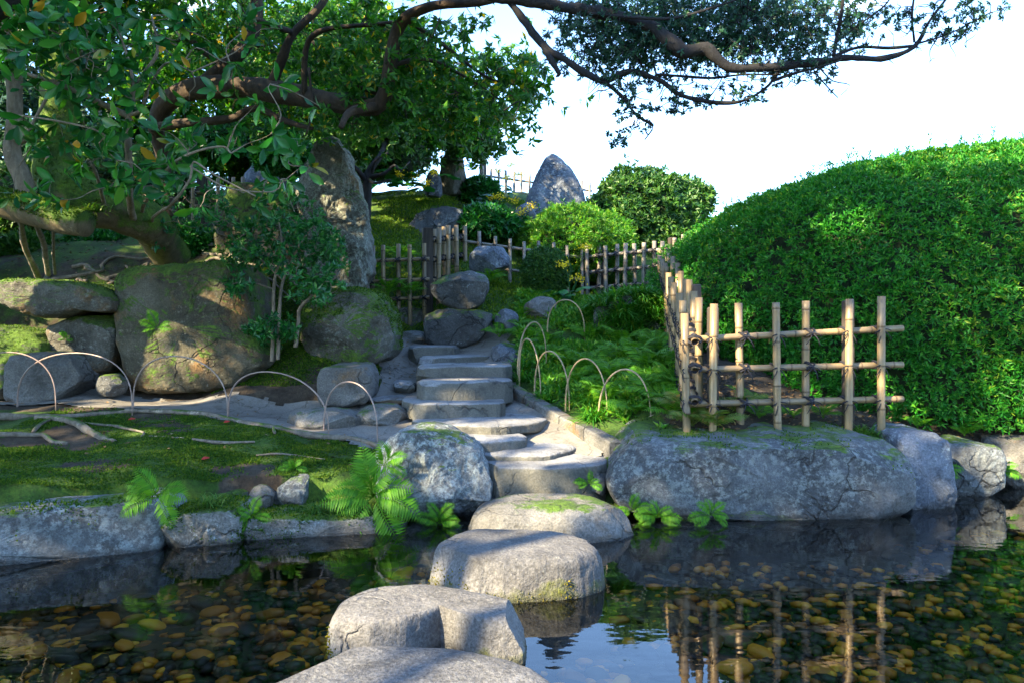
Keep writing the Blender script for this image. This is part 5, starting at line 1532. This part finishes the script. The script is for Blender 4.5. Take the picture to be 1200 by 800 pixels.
# the broad-leaved shrub with pale stems
t = Tree('broadleaf_shrub', (*P(152, 225, 4.75)[:2], P(152, 262, 4.75)[2]), 'pale-stemmed shrub with large glossy leaves in front of the mossy trunk', 'shrub')
for pl in ([(160, 262, 5.42, .024), (154, 228, 5.0, .023), (152, 195, 4.78, .022), (152, 136, 4.7, .021), (158, 108, 4.65, .016), (168, 88, 4.6, .013), (185, 60, 4.55, .010), (178, 20, 4.5, .007)],
           [(152, 136, 4.7, .02), (120, 122, 4.65, .02), (90, 108, 4.6, .018), (55, 95, 4.5, .014), (20, 84, 4.45, .01)],
           [(152, 130, 4.68, .012), (156, 100, 4.6, .011), (150, 70, 4.55, .009), (140, 40, 4.5, .006)],
           [(152, 136, 4.7, .012), (168, 128, 4.65, .011), (172, 110, 4.6, .009), (195, 75, 4.5, .006), (225, 85, 4.5, .004)],
           [(30, 155, 4.4, .010), (48, 122, 4.4, .009), (62, 95, 4.35, .008), (72, 78, 4.3, .006), (110, 62, 4.3, .004)],
           [(15, 135, 4.4, .006), (60, 140, 4.4, .006), (110, 152, 4.4, .005), (130, 165, 4.4, .004)],
           [(168, 250, 5.4, .013), (176, 228, 4.9, .012), (186, 212, 4.62, .011), (205, 190, 4.5, .009), (235, 176, 4.4, .007), (262, 172, 4.35, .005), (270, 180, 4.3, .004)],
           [(178, 262, 5.55, .011), (186, 250, 4.95, .010), (202, 238, 4.5, .009), (222, 210, 4.4, .007), (226, 190, 4.4, .006), (250, 205, 4.35, .005), (300, 230, 4.3, .004)],
           [(124, 240, 5.2, .013), (118, 218, 4.85, .011), (112, 200, 4.7, .01), (105, 190, 4.65, .007)], [(5, 30, 4.4, .008), (30, 10, 4.4, .007), (45, 30, 4.4, .006), (68, 40, 4.4, .004)],
           [(222, 195, 4.4, .005), (265, 220, 4.4, .005), (320, 225, 4.4, .004), (330, 215, 4.4, .003)], [(90, 100, 4.55, .006), (100, 70, 4.5, .006), (92, 58, 4.5, .005), (105, 60, 4.48, .004), (100, 80, 4.45, .004), (125, 85, 4.45, .003)]):
    t.limb('stem', pl, 'bark_pale', rough=0.08, step=0.03, sides=8)
wl = [(60, 80), (38, 62), (100, 42), (92, 90), (75, 118), (112, 150), (124, 188), (186, 148), (165, 118), (212, 228), (275, 178), (262, 168), (312, 210), (170, 92), (28, 40), (132, 62), (205, 62), (18, 76), (150, 50), (48, 92), (120, 172), (108, 190), (140, 195), (232, 190), (300, 232), (340, 215), (178, 196), (235, 246), (90, 24), (160, 20), (210, 30), (60, 20), (20, 110), (245, 50), (280, 80), (300, 120), (320, 150), (285, 150), (330, 95), (10, 50), (130, 100), (222, 120), (70, 50), (115, 28), (180, 55), (40, 25), (145, 80), (255, 110), (375, 130), (290, 30)]
C = np.array([P(x + rng.normal() * 4, y + rng.normal() * 4, rng.uniform(4.2, 4.6)) for x, y in wl])
t.twigs(C, 'bark_pale', 1.0, 0.006, 0.02, name='stem_twigs')
D = rng.normal(size=(len(C), 3)) * (1, 0.7, 0.6) + (0, -0.5, -0.25)
extra = region([(90, 50, 95, 50, 4.2, 4.9, 36), (50, 40, 60, 42, 4.1, 4.7, 24), (250, 30, 90, 26, 4.4, 5.0, 10), (180, 195, 70, 45, 4.4, 4.8, 14), (140, 150, 110, 70, 4.2, 4.8, 26), (50, 190, 55, 55, 4.3, 4.7, 10), (300, 190, 60, 45, 4.4, 4.9, 12)])
t.twigs(extra, 'bark_pale', 0.8, 0.005, 0.02, name='stem_twigs')
C = np.concatenate([C, extra]); D = np.concatenate([D, rng.normal(size=(len(extra), 3)) * (1, 0.7, 0.6) + (0, -0.5, -0.35)])
V, Fs = rosettes(C, D, 7, 0.108, 0.045, 0.95, LEAF8, 0.3)
obj('foliage', V, Fs, M['leaf_big'], parent=t.root, origin=np.array(t.root.location))

# the shaded small-leaved shrub before the massive rock
t = Tree('leafy_shrub', P(322, 415, 5.6), 'small-leaved shrub with thin grey stems beside the massive brown rock', 'shrub')
for pl in ([(318, 422, 5.5, .014), (320, 370, 5.52, .013), (322, 330, 5.55, .011), (330, 290, 5.5, .008), (325, 250, 5.5, .005)], [(325, 420, 5.5, .013), (327, 370, 5.52, .012), (332, 330, 5.6, .010), (350, 290, 5.5, .007), (370, 260, 5.5, .004)],
           [(345, 405, 5.55, .016), (349, 375, 5.55, .014), (352, 360, 5.5, .012), (375, 340, 5.45, .009), (395, 325, 5.4, .005)], [(332, 330, 5.6, .007), (300, 300, 5.5, .006), (270, 285, 5.4, .004)], [(322, 340, 5.55, .006), (290, 330, 5.45, .005), (265, 335, 5.4, .003)], [(350, 290, 5.5, .005), (345, 250, 5.5, .004), (335, 225, 5.5, .003)]):
    t.limb('stem', pl, 'bark_pale', rough=0.08, step=0.03, sides=7)
C = region([(330, 285, 60, 35, 5.3, 5.9, 120), (365, 300, 45, 40, 5.2, 5.8, 100), (290, 290, 35, 25, 5.3, 5.7, 45), (275, 335, 20, 10, 5.3, 5.5, 22), (340, 245, 40, 25, 5.4, 5.8, 45), (372, 340, 35, 18, 5.2, 5.6, 40), (318, 385, 30, 18, 5.35, 5.6, 60), (250, 250, 25, 30, 5.4, 5.8, 36), (190, 250, 40, 40, 5.5, 6.2, 60), (385, 290, 15, 30, 5.3, 5.7, 30)])
t.twigs(C, 'bark_pale', 0.35, 0.005)
t.crown(C, hang(len(C), 0.05), 9, 0.052, 0.022, 'leaf_shrub', 1.1, ball=0.0)

# small dark branching tree and its bushy head on the hill
t = Tree('small_tree', P(428, 252, 7.9), 'small dark tree with twisting bare forks under a dense bushy head', 'tree')
for pl in ([(428, 258, 7.9, .055), (430, 225, 7.9, .05), (432, 205, 7.9, .04), (445, 185, 7.9, .03), (455, 160, 8.2, .02)], [(430, 215, 7.9, .03), (418, 200, 7.8, .022), (410, 190, 7.8, .014), (405, 170, 7.8, .01)], [(432, 210, 7.9, .028), (450, 205, 7.8, .02), (462, 195, 7.8, .015), (470, 200, 7.7, .010), (480, 190, 7.8, .008)],
           [(435, 205, 7.9, .02), (440, 190, 7.8, .015), (455, 180, 7.8, .012)], [(455, 160, 8.2, .03), (500, 165, 8.8, .025), (540, 168, 9.2, .02), (575, 175, 9.4, .012)], [(432, 212, 7.9, .018), (440, 216, 7.7, .014), (458, 212, 7.6, .010)]):
    t.limb('bough', pl, 'bark_dark', rough=0.15, step=0.04, sides=8)
C = np.concatenate([region([(480, 120, 60, 30, 8.0, 9.6, 160), (535, 142, 42, 22, 8.6, 9.8, 130), (560, 168, 22, 12, 9.0, 9.8, 60), (500, 148, 50, 14, 8.2, 9.4, 90), (430, 145, 45, 26, 8.0, 9, 100), (400, 170, 34, 20, 8.2, 9.2, 70), (590, 140, 20, 14, 9, 9.6, 20)])])
t.twigs(C, 'bark_dark', 0.2, 0.006)
t.crown(C, rng.normal(size=(len(C), 3)) + (0, 0, 0.4), 10, 0.10, 0.042, 'leaf_ball', 1.1, ball=0.1)

# background evergreens that close the slope
def back_tree(label, x, y, h, spec, mat='leaf_mid', L=0.12, seed=0):
    b = (x, y, float(gz(x, y)[0]) - 0.05)
    t = Tree('evergreen_tree', b, label, 'tree', 'evergreens closing the slope')
    tops = [(s_[0], s_[1], s_[2]) for s_ in spec]
    for k, tp in enumerate(tops):
        mid = (x + (tp[0] - x) * 0.3 + 0.1 * k, y + (tp[1] - y) * 0.3, b[2] + (tp[2] - b[2]) * 0.55)
        t.limb('trunk' if k == 0 else 'limb', [(*b, 0.12 - 0.015 * k), (*mid, 0.08), (*tp, 0.02)], 'bark_dark', px=False, step=0.15, sides=8)
    C = blob(spec)
    t.twigs(C, 'bark_dark', 0.12, 0.01)
    t.crown(C, rng.normal(size=(len(C), 3)) + (0, -0.2, 0.2), 11, L, L * 0.42, mat, 1.1, ball=0.16)
    return t
back_tree('dark evergreen behind the brown-barked tree, nearest the short dark fence', -3.6, 10.0, 3, [(-3.6, 9.8, 4.3, 1.3, 0.9, 0.9, 200), (-2.6, 9.6, 4.0, 0.9, 0.8, 0.8, 140), (-4.4, 9.8, 3.6, 0.9, 0.8, 1.0, 160), (-3.4, 9.6, 3.2, 0.9, 0.6, 0.5, 110)])
back_tree('dark evergreen at the top of the slope behind the mossy trunk', -6.2, 9.6, 3, [(-6.0, 9.4, 3.8, 1.3, 0.9, 1.2, 260), (-5.2, 9.2, 3.0, 0.9, 0.7, 0.7, 160), (-6.6, 9.2, 2.6, 1.0, 0.8, 0.8, 170)], 'leaf_dark')
back_tree('lighter evergreen beyond the craggy monolith', -2.2, 11.0, 3, [(-2.3, 10.8, 4.7, 1.1, 0.8, 0.9, 200), (-1.6, 10.6, 4.2, 0.8, 0.6, 0.6, 130), (-2.8, 10.8, 3.6, 0.9, 0.6, 0.6, 140)], 'leaf_mid')
for lb, px, pyc, rx, ry, Y, mt in (('dark low shrub under the mossy trunk on the slope', 30, 240, 60, 45, 8.0, 'leaf_ball'), ('dark low shrub behind the brown trunk on the slope', 160, 215, 60, 40, 8.4, 'leaf_ball'), ('low dark shrub on the bare slope above the overhanging slab', 35, 300, 34, 22, 6.9, 'leaf_ball'), ('low leafy shrub on the bare slope beside the mossy trunk root', 112, 292, 34, 16, 7.2, 'leaf_shrub'), ('dark shrub at the head of the bare slope under the mossy trunk', 95, 262, 70, 20, 8.6, 'leaf_ball'), ('leafy shrub between the massive rock and the olive brown slab', 222, 288, 26, 18, 6.7, 'leaf_shrub'), ('leafy shrub above the short dark fence on the slope', 280, 165, 55, 24, 9.0, 'leaf_shrub'), ('dark leafy shrub behind the small dark tree on the hill', 445, 182, 58, 34, 10.6, 'leaf_ball'), ('round-leaved evergreen shrub behind the craggy monolith', 340, 188, 34, 16, 7.6, 'leaf_shrub')):
    round_shrub(lb, px, pyc, rx, ry, Y, mt, 900, 0.075, 0.032, name='slope_shrub', k=6, lump=0.18)

rng = np.random.default_rng(77)
# unseen trees on the banks, added to shade the pond and block frontal sky
def unseen_shade_tree(label, x, y, spec, L=0.13):
    b = (x, y, float(gz(x, y)[0]) - 0.05)
    t = Tree('unseen_shade_tree', b, label, 'tree')
    t.limb('trunk', [(*b, 0.24), (x + 0.1, y, b[2] + 1.6, 0.19), (spec[0][0], spec[0][1], spec[0][2] - 0.4, 0.10)], 'bark', px=False, step=0.1, sides=12)
    for s_ in spec[1:]:
        t.limb('limb', [(x + 0.1, y, b[2] + 1.6, 0.13), ((x + s_[0]) / 2, (y + s_[1]) / 2, (b[2] + 1.6 + s_[2]) / 2 + 0.3, 0.09), (s_[0], s_[1], s_[2], 0.03)], 'bark', px=False, step=0.1, sides=9)
    C = blob([(*s_[:6], int(s_[6] * 1.35)) for s_ in spec])
    t.twigs(C, 'bark', 0.1, 0.012)
    C = np.concatenate([C + rng.normal(size=C.shape) * 0.2 for _ in range(3)])
    C = open_flecks(C)
    t.crown(C, hang(len(C), 0.1), 10, L, L * 0.45, 'leaf_mid', 1.15)
unseen_shade_tree('unseen tall shade tree on the bank beside the end of the moss bank', -5.6, 3.0, [(-5.4, 1.6, 5.0, 1.7, 1.5, 1.1, 190), (-4.4, 0.7, 4.9, 1.3, 0.8, 0.9, 55), (-6.6, 0.2, 4.6, 1.5, 1.5, 1.1, 90), (-3.8, 2.4, 5.4, 1.3, 1.2, 0.8, 120), (-2.4, 1.2, 5.1, 1.4, 0.9, 0.6, 130), (-1.3, 2.3, 5.2, 1.2, 0.7, 0.5, 90)])
unseen_shade_tree('unseen tall shade tree on the bank facing the stairs across the pond', -6.2, -2.0, [(-6.0, -1.8, 4.6, 1.5, 1.4, 1.1, 30), (-4.6, -1.5, 4.4, 1.3, 1.0, 0.9, 20), (-7.6, -0.6, 4.6, 1.4, 1.4, 1.0, 60), (-4.2, -0.4, 5.1, 1.0, 0.55, 0.5, 95)])
unseen_shade_tree('unseen tall evergreen on the slope beyond the mossy trunk', -6.4, 6.2, [(-6.0, 5.8, 5.4, 1.8, 1.4, 1.2, 150), (-4.6, 6.6, 5.6, 1.5, 1.3, 0.9, 60), (-7.4, 4.2, 5.2, 1.5, 1.4, 1.2, 160), (-3.0, 6.8, 5.5, 1.4, 1.2, 0.8, 40)])

unseen_shade_tree('unseen dense evergreen on the near bank opposite the moss bank', -3.2, -4.4, [(-3.2, -4.4, 3.0, 1.6, 1.1, 1.4, 170), (-2.2, -4.2, 1.9, 1.2, 0.8, 0.9, 90)], 0.17)
unseen_shade_tree('unseen dense evergreen on the near bank opposite the stairs', 0.4, -4.8, [(0.4, -4.8, 3.2, 1.7, 1.1, 1.6, 190), (0.8, -4.4, 1.8, 1.4, 0.8, 0.9, 110)], 0.17)
unseen_shade_tree('unseen dense evergreen on the near bank opposite the bamboo fence', 4.2, -4.6, [(4.2, -4.6, 2.8, 1.6, 1.1, 1.4, 160), (3.4, -4.3, 1.8, 1.3, 0.8, 0.9, 90)], 0.17)
for lb, x, y, rx, rz in (('unseen dense evergreen bush beside the long root beyond the cane hoops', -5.4, 6.0, 0.9, 1.2),):  # bush added out of view to darken the slope
    z = float(gz(x, y)[0])
    round_shrub(lb, CX + x * F / y, CY - (z + rz * 0.8 - H) * F / y, rx * F / y, rz * F / y, y, 'leaf_ball', 1500, 0.11, 0.045, name='unseen_screen_bush', lump=0.15)

x, y = rng.uniform(0.05, 1.5, 9000), rng.uniform(4.45, 7.4, 9000)
k = ~in_poly(x, y, PATH) & ~in_poly(x, y - 0.3, POND) & (x > 0.72 - (y - 4.2) * 0.55) & (x < 1.02 + (y - 4.36) * 0.146)
k &= fbm(np.stack([x * 2.2, y * 2.2, x * 0], 1), 3, 71) > -0.35
x, y = x[k], y[k]
p = np.stack([x, y, gz(x, y) + 0.05 * rng.random(len(x))], 1)
V, Fs = rosettes(p, rng.normal(size=p.shape) * 0.5 + (0, -0.2, 1), 6, 0.055, 0.018, 1.0)
tag(link('undergrowth', mesh('undergrowth', V, Fs, M['leaf_bright'], smooth=False)), 'low green undergrowth filling the fern bed between kerb and fence', 'undergrowth', kind='stuff')

# ---------------------------------------------------------------- moss shoots and litter
def on_ground(x, y):
    return np.stack([x, y, gz(x, y)], 1)
def moss_field(n, x0, x1, y0, y1, keep, L=0.016):
    x, y = rng.uniform(x0, x1, n), rng.uniform(y0, y1, n)
    k = keep(x, y) & ~in_poly(x, y, PATH) & ~in_poly(x, y - 0.28, POND)
    p = on_ground(x[k], y[k])
    den = fbm(p * (2.3, 2.3, 0), 4, 91)
    p = p[den > -0.45 + 0.15 * rng.normal(size=len(p))]
    return p, L
g = Geo()
p, L = moss_field(125000, -3.0, -0.35, 3.25, 5.15, lambda x, y: y > 0)
V, Fs = leaves(p - (0, 0, 0.003), np.column_stack([rng.normal(size=(len(p), 2)) * 0.7, np.ones(len(p))]), rnd_dirs(len(p)), rng.uniform(0.007, 0.017, len(p)) * (1 + 0.5 * fbm(p * (7, 7, 0), 2, 95)), 0.008)
tag(link('bank_moss', mesh('bank_moss', V, Fs, M['mosstuft'], smooth=False)), 'shaggy green moss covering the bank before the path', 'moss', kind='stuff')
p, L = moss_field(50000, -2.2, -1.0, 5.6, 6.6, lambda x, y: y > 0)
V, Fs = leaves(p - (0, 0, 0.003), np.column_stack([rng.normal(size=(len(p), 2)) * 0.7, np.ones(len(p))]), rnd_dirs(len(p)), rng.uniform(0.010, 0.022, len(p)), 0.010)
tag(link('slope_moss', mesh('slope_moss', V, Fs, M['mosstuft'], smooth=False)), 'dark green moss on the mound below the leafy shrub', 'moss', kind='stuff')
p, L = moss_field(45000, -2.0, 1.4, 6.9, 10.2, lambda x, y: y > 0)
V, Fs = leaves(p - (0, 0, 0.003), np.column_stack([rng.normal(size=(len(p), 2)) * 0.7, np.ones(len(p))]), rnd_dirs(len(p)), rng.uniform(0.02, 0.05, len(p)), 0.014)
tag(link('hill_moss', mesh('hill_moss', V, Fs, M['hilltuft_lit'], smooth=False)), 'bright moss and short grass on the hill among the rocks', 'moss', kind='stuff')
def litter(name, label, n, x0, x1, y0, y1, keep=None, L=0.035):
    x, y = rng.uniform(x0, x1, n), rng.uniform(y0, y1, n)
    k = ~in_poly(x, y - 0.28, POND)
    if keep is not None: k &= keep(x, y)
    p = on_ground(x[k], y[k]) + (0, 0, 0.012)
    m = len(p)
    V, Fs = leaves(p, np.column_stack([rng.normal(size=(m, 2)), rng.normal(size=m) * 0.25]), np.column_stack([rng.normal(size=(m, 2)) * 0.35, np.ones(m)]), L * rng.uniform(0.5, 1.2, m), L * 0.45)
    tag(link(name, mesh(name, V, Fs, M['litter'], smooth=False)), label, 'leaf litter', kind='stuff')
def moss_on(V, faces, n, name, label, thr=0.05, zmin=0.15, L=(0.008, 0.02), sd=5):
    tr = np.vstack([quads_to_tris(f) if f.shape[1] == 4 else f for f in faces])
    p_, n_ = sample(V, tr, n)
    c_ = V.mean(0)
    n_ = n_ * np.sign((n_ * (p_ - c_)).sum(1))[:, None]
    k = (n_[:, 2] + 0.9 * fbm(p_ * 4.5, 4, sd) > zmin + thr)
    p_, n_ = p_[k], n_[k]
    return leaves(p_ - n_ * 0.003, n_ + rng.normal(size=p_.shape) * 0.6 + (0, 0, 0.3), rnd_dirs(len(p_)), rng.uniform(L[0], L[1], len(p_)), 0.009)
g = Geo()
for lb, n, zm in (('big moss-capped boulder beside the top of the stairs', 16000, 0.15), ('massive block of brown mossy rock with pale patches', 12000, 0.75), ('long overhanging brown slab jutting from the slope below the mossy trunk', 3500, 0.8), ('mossy rounded rock below the overhanging slab at the slope foot', 4000, 0.3),
                  ('long pale granite edging stone under the moss bank', 7000, 0.8), ('mossy edging block beside the long pale granite stone', 5000, 0.35), ('wide mossy edging block with a big fern over its end', 6000, 0.35), ('huge flat-topped lichen boulder at the water below the bamboo fence', 7000, 1.15), ('grass-topped rock under the far end of the receding fence', 3000, 0.4)):
    V, Fs = ROCKS[lb]
    g.add(*moss_on(V, Fs, n, '', '', 0.0, zm))
for V, Fs in MOSSY:
    g.add(*moss_on(V, Fs, 12000, '', '', 0.0, 0.25, (0.008, 0.022)))
V, Fs = g.out()
tag(link('rock_moss', mesh('rock_moss', V, Fs, M['mosstuft'], smooth=False)), 'cushions of green moss growing on the shaded rocks and the kinked trunk', 'moss', kind='stuff')
g = Geo()
for lb, n in (('thick stepping stone with yellow moss along its waterline', 9000), ('notched stepping stone in the pond with green moss on its end', 7000)):
    V, Fs = ROCKS[lb]
    tr = np.vstack([quads_to_tris(f) if f.shape[1] == 4 else f for f in Fs])
    p_, n_ = sample(V, tr, n)
    n_ = n_ * np.sign((n_ * (p_ - V.mean(0))).sum(1))[:, None]
    k = (p_[:, 2] + 0.05 * fbm(p_ * 9, 3, 8) < (0.075 if 'thick' in lb else 0.05)) & (p_[:, 2] > -0.02) & (fbm(p_ * 3.0, 3, 12) > (-0.35 if 'thick' in lb else 0.15))
    p_, n_ = p_[k], n_[k]
    g.add(*leaves(p_ - n_ * 0.003, n_ + rng.normal(size=p_.shape) * 0.6 + (0, 0, 0.2), rnd_dirs(len(p_)), rng.uniform(0.006, 0.016, len(p_)), 0.007))
V, Fs = g.out()
tag(link('waterline_moss', mesh('waterline_moss', V, Fs, M['moss_yellow'], smooth=False)), 'yellow-green moss fringe along the waterline of the stepping stones', 'moss', kind='stuff')
litter('leaf_litter', 'brown leaf litter scattered over the bank and the slope', 2600, -4.2, -0.4, 3.6, 7.5, lambda x, y: (y > 5.9) | (rng.random(len(x)) < 0.12))
litter('path_litter', 'scattered dry leaves on the path and around the steps', 130, -2.5, 0.5, 4.3, 7.0, lambda x, y: in_poly(x, y, PATH), 0.03)
litter('hedge_litter', 'dry brown litter under the hedge and the golden fence', 2600, 0.85, 4.5, 4.3, 5.2)
for lb, px, Y in (('single red fallen leaf on the moss bank above the edging blocks', 236, 4.0), ('small red fallen leaf beside the long root', 150, 4.75), ('red fallen leaf near the foot of a cane hoop', 262, 4.7)):
    X = (px - CX) * Y / F
    p = np.array([[X, Y, float(gz(X, Y)[0]) + 0.02]])
    V, Fs = leaves(p, np.array([[0.4, 1, 0.1]]), np.array([[0.2, -0.5, 1.0]]), 0.06, 0.028, LEAF8)
    tag(obj('fallen_leaf', V, Fs, M['redleaf']), lb, 'leaf')
